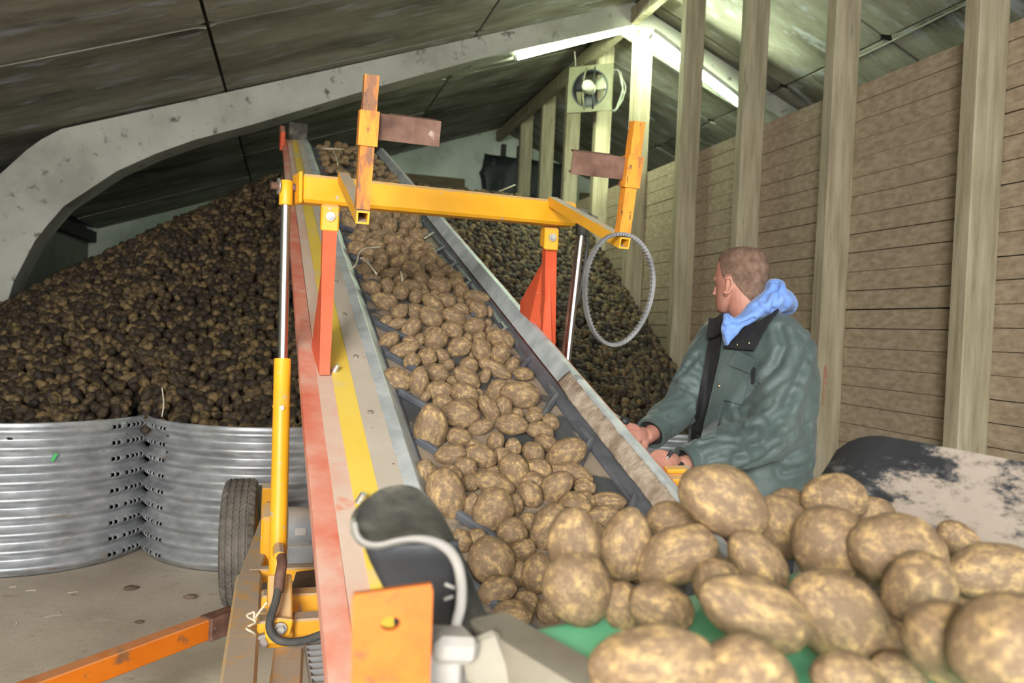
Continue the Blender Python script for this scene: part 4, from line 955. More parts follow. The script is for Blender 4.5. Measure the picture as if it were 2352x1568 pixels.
n = len(BELT_POTATOES)
A_ = np.array(BELT_POTATOES, float)
dirs = np.array([ray(p[0], p[1])[:] for p in BELT_POTATOES]); cam_np = np.array(CAM[:]); cn = np.array(CN[:]); pl = np.array(PL[:])
Ysol = np.zeros(n)
for i in range(n):
    y = 2.2
    for _ in range(6):
        sm = A_[i, 3] * y / F_PX; h = HB + 0.47 * sm
        t_ = ((pl + cn * h - cam_np) @ cn) / (dirs[i] @ cn); y = t_ * dirs[i, 1]
    Ysol[i] = y
Y = Ysol.copy(); front_key = A_[:, 1] + A_[:, 3] * 0.35
for it in range(140):
    P = cam_np + dirs * (Y / dirs[:, 1])[:, None]
    rad = (A_[:, 2] + 2 * A_[:, 3]) / 6 * Y / F_PX
    d_ = np.linalg.norm(P[:, None] - P[None], axis=2); lim = 0.93 * (rad[:, None] + rad[None]); ov = lim - d_
    np.fill_diagonal(ov, -1); push = np.zeros(n)
    ii, jj = np.where(ov > 0.0015)
    for i, j in zip(ii, jj):
        if front_key[i] > front_key[j]: push[i] += 0.22 * ov[i, j]
    Y = np.maximum(Y - np.minimum(push, 0.02), Ysol - 0.40)
P = cam_np + dirs * (Y / dirs[:, 1])[:, None]
belt_items = []
for i in range(n):
    cx, cy, L_, S_, an_ = BELT_POTATOES[i]; a = math.radians(an_)
    sc = Y[i] / F_PX; ax_ = CR * math.cos(a) - CU * math.sin(a) + _F * rng.uniform(-.15, .15)
    belt_items.append([cx, cy, Vector(P[i]), ax_, -Vector(dirs[i]), L_ * sc * 1.11, S_ * sc * 1.11])
# upper end of the belt: small in the picture, still one by one
nr2 = np.random.RandomState(9); cand = []
for _ in range(4000):
    s, a = nr2.uniform(0.10, 0.58), nr2.uniform(3.95, 6.0); lay = nr2.randint(0, 2)
    h = HB + 0.032 + lay * 0.045 * (1 - abs(s - 0.34) * 2.2)
    p = Q(s, a, h)
    if all((p - q).length > 0.072 for q in cand) and len(cand) < 74: cand.append(p)
for p in cand:
    px, py, _d = pxy(p); ax_ = CX * nr2.uniform(-1, 1) + AX * nr2.uniform(-1, 1) + CN * nr2.uniform(-.3, .3)
    belt_items.append([px, py, p, ax_, CN, nr2.uniform(.075, .10), nr2.uniform(.056, .07)])
UNITS = ['', 'one', 'two', 'three', 'four', 'five', 'six', 'seven', 'eight', 'nine', 'ten', 'eleven', 'twelve', 'thirteen', 'fourteen', 'fifteen', 'sixteen', 'seventeen', 'eighteen', 'nineteen']
def words(q): return UNITS[q] if q < 20 else ['', '', 'twenty', 'thirty', 'forty', 'fifty'][q // 10] + ('-' + UNITS[q % 10] if q % 10 else '')
# a few half buried ones filling the gaps low on the belt
fill = []
for _ in range(3000):
    s_, a_ = nr2.uniform(0.13, 0.53), nr2.uniform(-0.42, 3.6); p = Q(s_, a_, HB + 0.024)
    if len(fill) < 34 and all((p - q[2]).length > 0.058 for q in belt_items) and all((p - q).length > .07 for q in fill): fill.append(p)
for p in fill:
    px, py, _d = pxy(p); belt_items.append([px, py, p, CX * nr2.uniform(-1, 1) + AX * nr2.uniform(-1, 1), CN, nr2.uniform(.07, .085), nr2.uniform(.05, .058)])
ORD = ['first', 'second', 'third', 'fourth', 'fifth', 'sixth', 'seventh', 'eighth', 'ninth', 'tenth']
belt_items.sort(key=lambda q: -q[1])
for r0 in range(0, len(belt_items), 6):
    row = sorted(belt_items[r0:r0 + 6], key=lambda q: q[0])
    for k, (px, py, p, ax_, vw, L_, S_) in enumerate(row):
        size = 'big ' if L_ > .115 else ('small ' if L_ < .07 else '')
        shp = 'long' if L_ / S_ > 1.5 else ('round' if L_ / S_ < 1.2 else 'oval')
        where = ('leftmost' if k == 0 else ('rightmost' if k == len(row) - 1 else ORD[k] + ' from left'))
        put_potato(p, ax_, vw, L_, S_, '%s%s potato, %s in row %s up the black belt' % (size, shp, where, words(r0 // 6 + 1)), 'potatoes riding up the black belt')

FORE = [ # cx, cy, L, S, angle, depth, label
 (1665, 1153, 218, 146, 33, 1.10, 'topmost large potato of the near pile, in front of the man\'s jacket hem'),
 (1915, 1143, 152, 106, 4, 1.27, 'oval potato perched at the top right of the near pile, before the black flap'),
 (1800, 1212, 160, 115, 60, 1.19, 'potato wedged just behind and right of the topmost large potato'),
 (1812, 1152, 84, 60, 10, 1.33, 'half hidden potato behind the pile, just under the jacket hem'),
 (2008, 1180, 100, 78, 25, 1.33, 'half hidden potato directly right of the perched oval one'),
 (1320, 1246, 165, 116, 85, 1.10, 'upright potato at the left end of the near pile, behind the lumpy one'),
 (1440, 1252, 166, 118, 97, 1.10, 'upright smooth potato, second along the left end of the near pile'),
 (1548, 1196, 130, 84, 10, 1.20, 'potato with wrinkled top at the end of the conveyor side wall'),
 (1554, 1275, 198, 122, -28, 1.06, 'large slanting potato below and left of the topmost one'),
 (1326, 1352, 172, 150, 50, 1.00, 'lumpy potato sitting at the left edge of the green belt'),
 (1434, 1396, 118, 94, 80, 1.00, 'pale potato on the green belt right of the lumpy one'),
 (1520, 1398, 155, 112, 20, .95, 'brown potato in the middle of the green belt edge'),
 (1740, 1290, 172, 104, 45, 1.02, 'potato lying diagonally under the topmost large potato'),
 (1648, 1342, 118, 104, 70, .98, 'greenish pale potato peeking out above the long blurred one'),
 (1904, 1254, 186, 160, 80, 1.05, 'big pale patched potato in the centre right of the pile'),
 (2062, 1268, 232, 165, 15, 1.00, 'broad brown potato right of the big pale patched one'),
 (2110, 1352, 178, 150, -48, .91, 'round potato with a bright yellow patch, right of centre'),
 (1738, 1408, 285, 148, 24, .84, 'long blurred potato across the middle of the near pile'),
 (1930, 1420, 262, 182, 45, .88, 'large blotched potato lying below the big pale patched one'),
 (2280, 1312, 215, 122, -8, 1.00, 'brown potato at the right border, under the muddy flap'),
 (2200, 1240, 110, 76, 40, 1.16, 'small potato tucked against the muddy flap'),
 (1495, 1522, 295, 160, -6, .74, 'very near long potato at the bottom of the green belt'),
 (1712, 1552, 232, 172, 10, .74, 'very near rounded potato at the bottom middle'),
 (1945, 1566, 170, 130, 20, .73, 'near potato cut by the bottom border, right of the rounded one'),
 (2172, 1480, 205, 170, 60, .74, 'near brown potato in the lower right group'),
 (2310, 1478, 265, 205, -30, .68, 'nearest big bright potato in the lower right corner'),
 (2065, 1545, 130, 100, 10, .82, 'shaded potato in the dark gap at the bottom right'),
]
for i, (cx, cy, L_, S_, an_, dp, lab) in enumerate(FORE):
    a = math.radians(an_); sc = dp / F_PX
    put_potato(at(cx, cy, dp), CR * math.cos(a) - CU * math.sin(a) + _F * rng.uniform(-.1, .1), -ray(cx, cy), L_ * sc * 1.02, S_ * sc * 1.02, lab, 'potatoes heaped on the near green belt', k=(3 + i * 7) % 10)
# lower layer seen only in the gaps of the near pile
for i, (l, g) in enumerate([(0.30, -0.08), (0.42, -0.05), (0.54, -0.08), (0.66, -0.06), (0.36, -0.2), (0.48, -0.17), (0.60, -0.2), (0.70, -0.18), (0.28, -0.32), (0.40, -0.33), (0.52, -0.3), (0.64, -0.33), (0.44, -0.45), (0.56, -0.44), (0.68, -0.46), (0.38, -0.56), (0.5, -0.58), (0.62, -0.58)]):
    put_potato(K(l, g, 0.032), H * rng.uniform(-1, 1) + G * rng.uniform(-1, 1), Z, 0.10, 0.066, 'potato under the near pile, %s from left, %s strip from the belt end' % (ORD[[0, 1, 2, 3][i % 4] if i < 12 else (i - 12) % 3], ORD[i // 4 if i < 12 else 3 + (i - 12) // 3]), 'potatoes heaped on the near green belt')

# dry stems on the belt and heap
def stem(pts, r_, lab): obj('dry_stem', MB().tube(smooth_path(pts, 4), r_, 6), M['straw'], smooth=True, loc=pts[len(pts) // 2], label=lab, cat='stem')
def lift(px, py, h): return on_plane(px, py, CN, Q(0, 0, h))
stem([lift(805, 620, 0.02), lift(818, 606, 0.035), lift(825, 582, 0.04), lift(838, 571, 0.05), lift(852, 569, 0.045), lift(876, 567, 0.04)], 0.0045, 'forked pale stem on the potatoes beside the left rail')
stem([lift(828, 592, 0.035), lift(840, 598, 0.04), lift(852, 612, 0.04), lift(862, 625, 0.04), lift(865, 630, 0.03)], 0.005, 'pale stem curling down beside the forked one')
stem([lift(921, 624, 0.05), lift(923, 634, 0.05), lift(924, 644, 0.045)], 0.0045, 'short pale stem standing in the middle of the belt potatoes')
stem([lift(976, 547, 0.0), lift(986, 541, 0.0), lift(996, 534, 0.0)], 0.005, 'short stem on the bare belt near the right wall')
stem([lift(740, 341, 0.06), lift(765, 342, 0.07), lift(790, 343, 0.06)], 0.006, 'thin stem lying across the potatoes at the belt top')
stem([lift(762, 342, 0.05), lift(772, 360, 0.06), lift(776, 378, 0.05)], 0.006, 'thin stem pointing down at the belt top')
def hp(px, py, t): 
    return on_plane(px, py, D, D * t)
stem([at(372, 957, 4.72), at(376, 925, 4.74), at(372, 890, 4.74)], 0.004, 'thin stalk sticking up from the heap above the ring seam')
stem([at(1145, 440, 9.1), at(1165, 432, 9.1), at(1184, 424, 9.1)], 0.006, 'stalk poking out of the top of the heap by the posts')
# crumbs on the floor
for px, py, s, lab in ((437, 1370, .035, 'dark clod on the floor near the draw bar'), (318, 1428, .02, 'small clod on the floor left of the draw bar'), (300, 1350, .035, 'flat crumb of soil in front of the first ring'), (715, 1385, .02, 'clod on the floor under the chassis')):
    p = zpl(px, py, 0.008); mb_ = MB().ell(p, (1, 0.3, 0), (-.3, 1, 0), (0, 0, 1), s, s * .6, s * .35, 10, 6)
    mb_.v = [v + Vector((mnoise.noise(v * 60), mnoise.noise(v * 60 + Vector((3, 1, 2))), 0)) * s * .4 for v in mb_.v]
    obj('soil_clod', mb_, M['clod'], smooth=True, loc=p, label=lab, cat='soil clod')
sm = MB()
for _ in range(130):
    p = B(rng.uniform(-3.0, -1.0), rng.uniform(2.4, 4.7), 0.003); a = rng.uniform(0, 6.3); l = rng.uniform(.01, .07)
    if any((Vector((c[0], c[1], 0)) - Vector((p.x, p.y, 0))).length < RR + .03 for c in ring_c): continue
    d_ = Vector((math.cos(a), math.sin(a), 0)) * l; sm.tube([p, p + d_ * .5 + Z * rng.uniform(0, .006), p + d_], rng.uniform(.001, .0025), 4)
obj('floor_straw', sm, M['straw'], kind='stuff', label='scattered bits of straw on the concrete floor', cat='straw', loc=B(-2, 3.5, 0))

# ================================================================ the man at the controls
TS = Vector((0.5, -0.866, 0)); TF = Vector((-0.866, -0.5, 0)); TC = Vector((0.862, 2.845, 0))
def remeshed(name, mb, voxel, smooth_it, mt):
    me0 = mesh_of(name, mb, mt); o = bpy.data.objects.new('tmp', me0); COL.objects.link(o)
    r_ = o.modifiers.new('r', 'REMESH'); r_.mode = 'VOXEL'; r_.voxel_size = voxel; r_.use_smooth_shade = True
    if smooth_it:
        s = o.modifiers.new('s', 'SMOOTH'); s.factor = 0.5; s.iterations = smooth_it
    dg = bpy.context.evaluated_depsgraph_get(); me = bpy.data.meshes.new_from_object(o.evaluated_get(dg))
    bpy.data.objects.remove(o, do_unlink=True); bpy.data.meshes.remove(me0); me.name = name
    me.materials.clear(); me.materials.append(mt); me.shade_smooth(); return me
def coords(me):
    a = np.empty(len(me.vertices) * 3, np.float32); me.vertices.foreach_get('co', a); return a.reshape(-1, 3)
def vnorm(me):
    a = np.empty(len(me.vertices) * 3, np.float32); me.vertex_normals.foreach_get('vector', a); return a.reshape(-1, 3)
def setco(me, c): me.vertices.foreach_set('co', np.ascontiguousarray(c, np.float32).ravel()); me.update()
def section(z, a, b, off=(0, 0), n_=40, pw=2.3):
    r_ = []
    for k in range(n_):
        t_ = 2 * math.pi * k / n_; c, s = math.cos(t_), math.sin(t_)
        x = math.copysign(abs(c) ** (2 / pw), c) * a; y = math.copysign(abs(s) ** (2 / pw), s) * b
        r_.append(TC + TS * (x + off[0]) + TF * (y + off[1]) + Z * z)
    return r_
shN, elN, wrN = at(1797, 792, 2.735), at(1768, 1000, 2.63), at(1572, 1066, 2.50)
shF, elF, wrF = at(1652, 790, 2.975), at(1572, 925, 2.87), at(1494, 996, 2.70)
person = None
HF = Vector((-0.665, 0.745, -0.03)).normalized(); HL = Z.cross(HF).normalized(); HU = HF.cross(HL)
HC = at(1697, 641, 2.88); HS = 0.95
def hd(f, l, u): return HC + (HF * f + HL * l + HU * u) * HS
def hell(mb, f, l, u, rf, rl, ru, tilt=0, n1=20, n2=14):
    ax = HF * math.cos(tilt) + HU * math.sin(tilt); az = HU * math.cos(tilt) - HF * math.sin(tilt)
    mb.ell(hd(f, l, u), ax, HL, az, rf * HS, rl * HS, ru * HS, n1, n2)
bd = MB()
HSEC = [(0.1165, 0.020, -0.045, 0.022), (0.112, 0.042, -0.066, 0.044), (0.100, 0.062, -0.087, 0.059), (0.080, 0.078, -0.102, 0.070), (0.05, 0.089, -0.112, 0.0765), (0.02, 0.093, -0.115, 0.078), (0.0, 0.0945, -0.112, 0.077),
        (-0.012, 0.093, -0.108, 0.0755), (-0.024, 0.086, -0.102, 0.074), (-0.045, 0.089, -0.090, 0.071), (-0.066, 0.091, -0.074, 0.067), (-0.084, 0.090, -0.055, 0.062), (-0.100, 0.089, -0.030, 0.056), (-0.114, 0.086, -0.006, 0.046), (-0.124, 0.076, 0.016, 0.034), (-0.129, 0.062, 0.030, 0.018)]
hr = []
for u_, ff, fbk, hw_ in HSEC:
    q = []
    for k in range(36):
        a = 2 * math.pi * k / 36; ca, sa = math.cos(a), math.sin(a); mid, half = (ff + fbk) / 2, (ff - fbk) / 2
        wf_ = 1.0 - 0.16 * max(0, ca) - (0.10 * max(0, ca) if u_ < -0.03 else 0)
        q.append(hd(mid + half * math.copysign(abs(ca) ** 0.92, ca), hw_ * math.copysign(abs(sa) ** 0.9, sa) * wf_, u_))
    hr.append(q)
bd.loft(hr)
hell(bd, 0.080, 0, 0.002, 0.016, 0.044, 0.014)
hell(bd, 0.096, 0, -0.034, 0.012, 0.010, 0.026, 0.28); hell(bd, 0.102, 0, -0.051, 0.011, 0.014, 0.009)
hell(bd, 0.088, 0, -0.078, 0.008, 0.022, 0.006); hell(bd, 0.087, 0, -0.090, 0.009, 0.019, 0.007); hell(bd, 0.082, 0, -0.112, 0.012, 0.018, 0.012)
for s in (-1, 1):
    # ear: rim, lobe and hollow
    ec = hd(-0.006, 0.078 * s, -0.030)
    rim = []
    for k in range(15):
        a = math.radians(-150 + 270 * k / 14)
        rim.append(ec + (HF * (-0.014 * math.cos(a) * 1.1 - 0.002) + HU * (0.030 * math.sin(a + .2)) + HL * s * (0.006 - 0.004 * math.cos(a))) * HS)
    bd.tube(rim, 0.0048, 8); hell(bd, -0.002, 0.077 * s, -0.030, 0.011, 0.006, 0.024); hell(bd, 0.006, 0.077 * s, -0.060, 0.008, 0.006, 0.010)
bd.tube([hd(-0.030, 0, -0.02), hd(-0.034, 0, -0.10), TC + Z * 1.50 + TF * 0.0, TC + Z * 1.44 - TF * 0.01], [0.068, 0.066, 0.070, 0.088], 24)
bd.loft([section(z, a, b, (0, f)) for z, a, b, f in ((0.80, 0.17, 0.11, 0), (0.95, 0.175, 0.115, 0), (1.10, 0.165, 0.105, 0), (1.30, 0.185, 0.115, 0), (1.40, 0.18, 0.10, 0), (1.48, 0.10, 0.07, 0))])
def limb(mb, pts, rads, seg=20): mb.tube(smooth_path(pts, 5), list(np.interp(np.linspace(0, len(pts) - 1, (len(pts) - 1) * 5 + 1), range(len(pts)), rads)), seg)
limb(bd, [shN, elN, wrN, wrN.lerp(at(1552, 1060, 2.46), .8)], [0.058, 0.044, 0.028, 0.024]); limb(bd, [shF, elF, wrF, wrF.lerp(at(1478, 1000, 2.66), .8)], [0.058, 0.044, 0.028, 0.024])
def hand(mb, off, k=1.0):
    ox, oy, od = off
    A2 = lambda x, y, d_: at(x + ox, y + oy, d_ + od)
    w = A2(1560, 1064, 2.315); p = A2(1541, 1058, 2.272); f_ = (p - w).normalized(); sd = (A2(1538, 1074, 2.24) - A2(1535, 1046, 2.27)).normalized(); nn = f_.cross(sd)
    mb.ell((w + p) / 2 + f_ * 0.004, f_, sd, nn, 0.036, 0.033, 0.014, 18, 12)
    fing = [((1531, 1041, 2.270), (1510, 1037, 2.248), (1497, 1046, 2.230), (1493, 1059, 2.222)), ((1526, 1053, 2.258), (1502, 1052, 2.234), (1490, 1063, 2.216), (1488, 1078, 2.210)),
            ((1526, 1067, 2.250), (1503, 1069, 2.226), (1494, 1081, 2.212), (1495, 1095, 2.208)), ((1532, 1081, 2.245), (1514, 1086, 2.224), (1507, 1097, 2.212), (1509, 1108, 2.208))]
    for i, ch in enumerate(fing):
        q0 = A2(*ch[0]); limb(mb, [p + (q0 - p) * 0.1 + sd * (i - 1.5) * 0.008, q0] + [A2(*q) for q in ch[1:]], [0.010, 0.0086, 0.0080, 0.0074, 0.0064], 12)
        mb.ell(q0 - nn * 0.002, f_, sd, nn, 0.0095, 0.0085, 0.0098, 12, 8)
    limb(mb, [w.lerp(p, .3) + sd * 0.020, A2(1551, 1088, 2.262), A2(1541, 1101, 2.245), A2(1530, 1106, 2.236)], [0.014, 0.0118, 0.0105, 0.0085], 12)
hand(bd, (0, 0, 0.16)); hand(bd, (-72, -62, 0.37))
hipN, hipF = TC + TS * 0.09 + Z * 0.86, TC - TS * 0.09 + Z * 0.86
feet = []
for hp_, s in ((hipN, 1), (hipF, -1)):
    kn = TC + TS * 0.11 * s + Z * 0.48 + TF * 0.03; an2 = TC + TS * 0.13 * s + Z * 0.09 - TF * 0.02
    limb(bd, [hp_, kn, an2], [0.085, 0.056, 0.038]); bd.ell(an2 + TF * 0.07 - Z * 0.05, TF, TS, Z, 0.125, 0.045, 0.035); feet.append((hp_, kn, an2))
bme = remeshed('person', bd, 0.0038, 4, M['skin'])
pbase = TC.copy()
bc = coords(bme); setco(bme, bc - np.array(pbase[:], np.float32))
person = bpy.data.objects.new('person', bme); COL.objects.link(person); person.location = pbase
props(person, 'man with cropped hair, green work jacket and blue hood, hands on levers, looking away', 'person')
def child(name, me, **kw):
    c = coords(me); setco(me, c - np.array(pbase[:], np.float32)); o = bpy.data.objects.new(name, me); COL.objects.link(o); o.parent = person; return props(o, **kw)
# cropped hair: a thin shell over the skull
nb = vnorm(bme); rel = (bc - np.array(HC[:])) / HS; hf_, hl_, hu_ = rel @ np.array(HF[:]), rel @ np.array(HL[:]), rel @ np.array(HU[:])
line = np.where(hf_ > 0.045, 0.055 + (hf_ - 0.045) * 0.7, np.where(hf_ > 0.012, -0.012 + 0.067 * (np.clip(hf_ - 0.012, 0, 1) / 0.033) ** 1.5, np.where(hf_ > -0.018, -0.012, -0.012 + (hf_ + 0.018) * 1.22)))
line = np.maximum(line, -0.092)
inear = (np.abs(hl_) > 0.068) & (((hf_ + 0.004) / 0.021) ** 2 + ((hu_ + 0.028) / 0.041) ** 2 < 1)
sel = (hu_ > line) & (hu_ < 0.2) & (np.abs(hl_) < 0.095) & (hf_ < 0.088) & (hf_ > -0.14) & ~inear
keep = [p for p in bme.polygons if all(sel[v] for v in p.vertices)]
ids = sorted({v for p in keep for v in p.vertices}); mp_ = {v: i for i, v in enumerate(ids)}
bn_ = {}
_ec = {}
for p in keep:
    vv_ = list(p.vertices)
    for a_, b_ in zip(vv_, vv_[1:] + vv_[:1]): _ec[(min(a_, b_), max(a_, b_))] = _ec.get((min(a_, b_), max(a_, b_)), 0) + 1
for (a_, b_), k_ in _ec.items():
    if k_ == 1: bn_.setdefault(a_, []).append(b_); bn_.setdefault(b_, []).append(a_)
bpos = {v: Vector(bc[v]) for v in bn_}
for _ in range(10): bpos = {v: bpos[v] * .5 + sum((bpos[w] for w in bn_[v]), Vector()) * (.5 / len(bn_[v])) for v in bn_}
for v, q in bpos.items(): bc[v] = q[:]
hm = bpy.data.meshes.new('hair')
edge_soft = np.clip((hu_ - line) / 0.016, 0.08, 1)
hv = [(bc[v] + nb[v] * (0.0028 * edge_soft[v] + 0.0008 * mnoise.noise(Vector(bc[v]) * 260))).tolist() for v in ids]
hm.from_pydata(hv, [], [tuple(mp_[v] for v in p.vertices) for p in keep]); hm.materials.append(M['hair']); hm.shade_smooth()
child('hair', hm, label='cropped fair brown hair')
em = MB()
for s in (-1, 1): em.ell(hd(0.070, 0.031 * s, -0.012), HF, HL, HU, 0.0085, 0.0085, 0.0085)
child('eyes', mesh_of('eyes', em, M['eye'], smooth=True))
# jacket
jk = MB()
jk.loft([section(z, a, b, (0, f), pw=2.35) for z, a, b, f in ((0.80, 0.235, 0.162, -0.005), (0.84, 0.243, 0.17, -0.005), (1.0, 0.240, 0.168, 0), (1.2, 0.238, 0.166, 0), (1.33, 0.232, 0.158, -0.004), (1.43, 0.212, 0.142, -0.015), (1.495, 0.155, 0.118, -0.03), (1.53, 0.10, 0.095, -0.04))])
limb(jk, [shN - TS * 0.07 + Z * 0.005, shN - Z * 0.005, shN.lerp(elN, .5) + TS * 0.012, elN, elN.lerp(wrN, .5), wrN + (elN - wrN).normalized() * 0.02], [0.095, 0.098, 0.088, 0.083, 0.076, 0.056], 24)
limb(jk, [shF + TS * 0.07, shF, shF.lerp(elF, .5), elF, elF.lerp(wrF, .5), wrF + (elF - wrF).normalized() * 0.02], [0.09, 0.09, 0.078, 0.071, 0.065, 0.052], 24)
jme = remeshed('jacket', jk, 0.009, 7, M['jacket'])
c = coords(jme).astype(float); nn = vnorm(jme).astype(float); sh = np.zeros(len(c))
def seg_t(p, a, b):
    a, b = np.array(a[:]), np.array(b[:]); d_ = b - a; return np.clip(((p - a) @ d_) / (d_ @ d_), 0, 1), np.linalg.norm(p - a - np.clip(((p - a) @ d_) / (d_ @ d_), 0, 1)[:, None] * d_, axis=1)
for i, p in enumerate(c):
    q = Vector(p); sh[i] = 0.013 * mnoise.noise(Vector((q.x * 7 + q.z * 3, q.y * 7, q.z * 4 - q.x * 3))) + 0.006 * mnoise.noise(Vector((q.x * 9, q.y * 9, q.z * 20))) + 0.003 * mnoise.noise(q * 34)
for a, b, am_ in ((elN, wrN, .006), (shN, elN, .004), (elF, wrF, .005), (shF, elF, .004)):
    t_, d_ = seg_t(c, a, b); w = np.exp(-(d_ / 0.10) ** 4)
    ph = np.array([mnoise.noise(Vector(p) * 7) for p in c])
    sh += am_ * w * np.sin(t_ * 17 + ph * 16) * (0.4 + 0.6 * np.abs(np.sin(t_ * 3 + ph * 3)))
# long drapes below the arm
z_ = c[:, 2]; sx = (c - np.array(TC[:])) @ np.array(TS[:])
sh += np.where(z_ < 1.15, 0.009 * np.sin(sx * 38 + z_ * 16) * np.clip((1.15 - z_) / .25, 0, 1), 0)
setco(jme, c + nn * sh[:, None])
CREASES = [([(1790, 754), (1805, 793), (1786, 836), (1722, 900), (1693, 934)], .013, .013), ([(1861, 783), (1849, 836), (1820, 895), (1786, 948), (1747, 992)], .014, .015),
 ([(1824, 904), (1800, 963), (1747, 1016), (1674, 1058)], .013, .014), ([(1605, 1021), (1644, 1007), (1693, 1016), (1732, 1021)], .009, .009), ([(1669, 968), (1712, 982), (1751, 973)], .010, .010),
 ([(1625, 1052), (1674, 1036), (1712, 1046)], .008, .008), ([(1700, 952), (1740, 950), (1780, 925)], .009, .007), ([(1566, 1041), (1590, 1062)], .008, .007), ([(1547, 880), (1576, 846), (1605, 812)], .009, .010), ([(1532, 882), (1562, 885), (1596, 904)], .009, .009),
 ([(1540, 955), (1570, 945), (1592, 930)], .009, .007), ([(1795, 1007), (1820, 992), (1863, 973)], .010, .009), ([(1800, 1050), (1834, 1036), (1866, 1021)], .010, .009), ([(1795, 973), (1798, 1100)], .006, .006), ([(1800, 1085), (1840, 1075), (1862, 1066)], .010, .008), ([(1690, 1075), (1740, 1060), (1790, 1020)], .010, .009), ([(1832, 760), (1858, 800), (1862, 850)], .009, .006)]
_b = BVHTree.FromPolygons([v.co.copy() for v in jme.vertices], [tuple(p.vertices) for p in jme.polygons])
c = coords(jme).astype(float); nn = vnorm(jme).astype(float); sh = np.zeros(len(c))
for pl_, wd, dp_ in CREASES:
    pts = []
    for (xa, ya), (xb, yb) in zip(pl_[:-1], pl_[1:]):
        for q in range(8):
            h, _n, _i, _d = _b.ray_cast(CAM, ray(xa + (xb - xa) * q / 8, ya + (yb - ya) * q / 8).normalized())
            if h is not None: pts.append(h[:])
    if len(pts) < 3: continue
    pts = np.array(pts); d_ = np.min(np.linalg.norm(c[:, None] - pts[None], axis=2), axis=1)
    sh += -dp_ * np.exp(-(d_ / wd) ** 2) + 0.55 * dp_ * np.exp(-((d_ - 2.2 * wd) / (1.2 * wd)) ** 2)
setco(jme, c + nn * sh[:, None])
bvh = BVHTree.FromPolygons([v.co.copy() for v in jme.vertices], [tuple(p.vertices) for p in jme.polygons])
jacket = child('jacket', jme, label='grey green work jacket')
def hit(px, py, lift_, fallback=None):
    d_ = ray(px, py).normalized(); h, n_, i, ds = bvh.ray_cast(CAM, d_)
    if h is None: return (at(px, py, fallback) if fallback else None)
    return h - d_ * lift_
def patch(name, left, right, lift_, mt, cols=8, rows_n=24, th=0.006, parent=jacket, **kw):
    f = lambda pts, t_: (np.interp(t_ * (len(pts) - 1), range(len(pts)), [p[0] for p in pts]), np.interp(t_ * (len(pts) - 1), range(len(pts)), [p[1] for p in pts]))
    rows = []; lastY = 2.75
    for i in range(rows_n):
        a, b = f(left, i / (rows_n - 1)), f(right, i / (rows_n - 1)); r_ = []
        for j in range(cols):
            x, y = a[0] + (b[0] - a[0]) * j / (cols - 1), a[1] + (b[1] - a[1]) * j / (cols - 1)
            h = hit(x, y, lift_, lastY); lastY = h.y; r_.append(h)
        rows.append(r_)
    for _ in range(2):
        for i in range(1, rows_n - 1):
            for j in range(cols): rows[i][j] = rows[i][j] * .5 + (rows[i - 1][j] + rows[i + 1][j]) * .25
    mb = MB().sheet(rows, th)
    if rows[0][0].y: pass
    return obj(name, mb, mt, parent, smooth=50, **kw)
patch('front_band', [(1638, 735), (1625, 800), (1612, 870), (1598, 940), (1592, 985), (1589, 1008)], [(1664, 738), (1655, 800), (1643, 870), (1627, 940), (1611, 1000), (1608, 1006)], 0.008, M['jacket_black'], label='black front lining')
patch('storm_flap', [(1660, 806), (1646, 870), (1630, 940), (1614, 1000), (1611, 1012)], [(1690, 806), (1673, 880), (1656, 950), (1645, 994), (1642, 1004)], 0.011, M['jacket'], th=0.009)
patch('pocket', [(1680, 842), (1672, 880), (1660, 918)], [(1722, 856), (1716, 890), (1704, 928)], 0.011, M['jacket'], cols=6, rows_n=10)
patch('pocket_flap', [(1694, 806), (1676, 840)], [(1737, 828), (1721, 858)], 0.021, M['jacket'], cols=7, rows_n=8, th=0.010)
patch('zip', [(1729, 844), (1726, 880)], [(1735, 845), (1733, 880)], 0.008, M['jacket_black'], cols=3, rows_n=8)
patch('collar', [(1718, 752), (1702, 768), (1684, 785), (1664, 800)], [(1790, 714), (1766, 742), (1746, 780), (1732, 806)], 0.016, M['jacket_black'], cols=8, rows_n=10, th=0.01, label='black collar facing')
for px, py in ((1652, 886), (1630, 985), (1708, 842), (1695, 792), (1722, 788)):
    p = hit(px, py, 0.024, 2.7); obj('button', MB().ell(p, CR, CU, _F, 0.0062, 0.0062, 0.004, 10, 6), M['brass'], jacket, smooth=True)
# cuffs with dark openings
for w, e in ((wrN, elN), (wrF, elF)):
    a = (w - e).normalized(); p = w - a * 0.005
    cu = obj('cuff', MB().ring(p - a * 0.03, p + a * 0.006, 0.058 if w is wrN else 0.056, 0.046, 24), M['jacket'], jacket, smooth=50)
    obj('cuff_lining', MB().tube([p - a * 0.02, p - a * 0.008], 0.047, 20), M['jacket_black'], cu, smooth=40)
p = hit(1496, 1001, 0.004, 2.5); obj('button', MB().ell(p, CR, CU, _F, 0.005, 0.005, 0.004, 10, 6), M['brass'], jacket, smooth=True)
# far half of the stand-up collar
rows = [[at(1633 + 4.2 * i - 1.2 * j, 730 + 9 * j - 1.6 * i + 6 * math.sin(i * .45), 2.845 - .006 * i) for i in range(8)] for j in range(6)]
obj('collar', MB().sheet(rows, 0.012), M['jacket_black'], jacket, smooth=50)
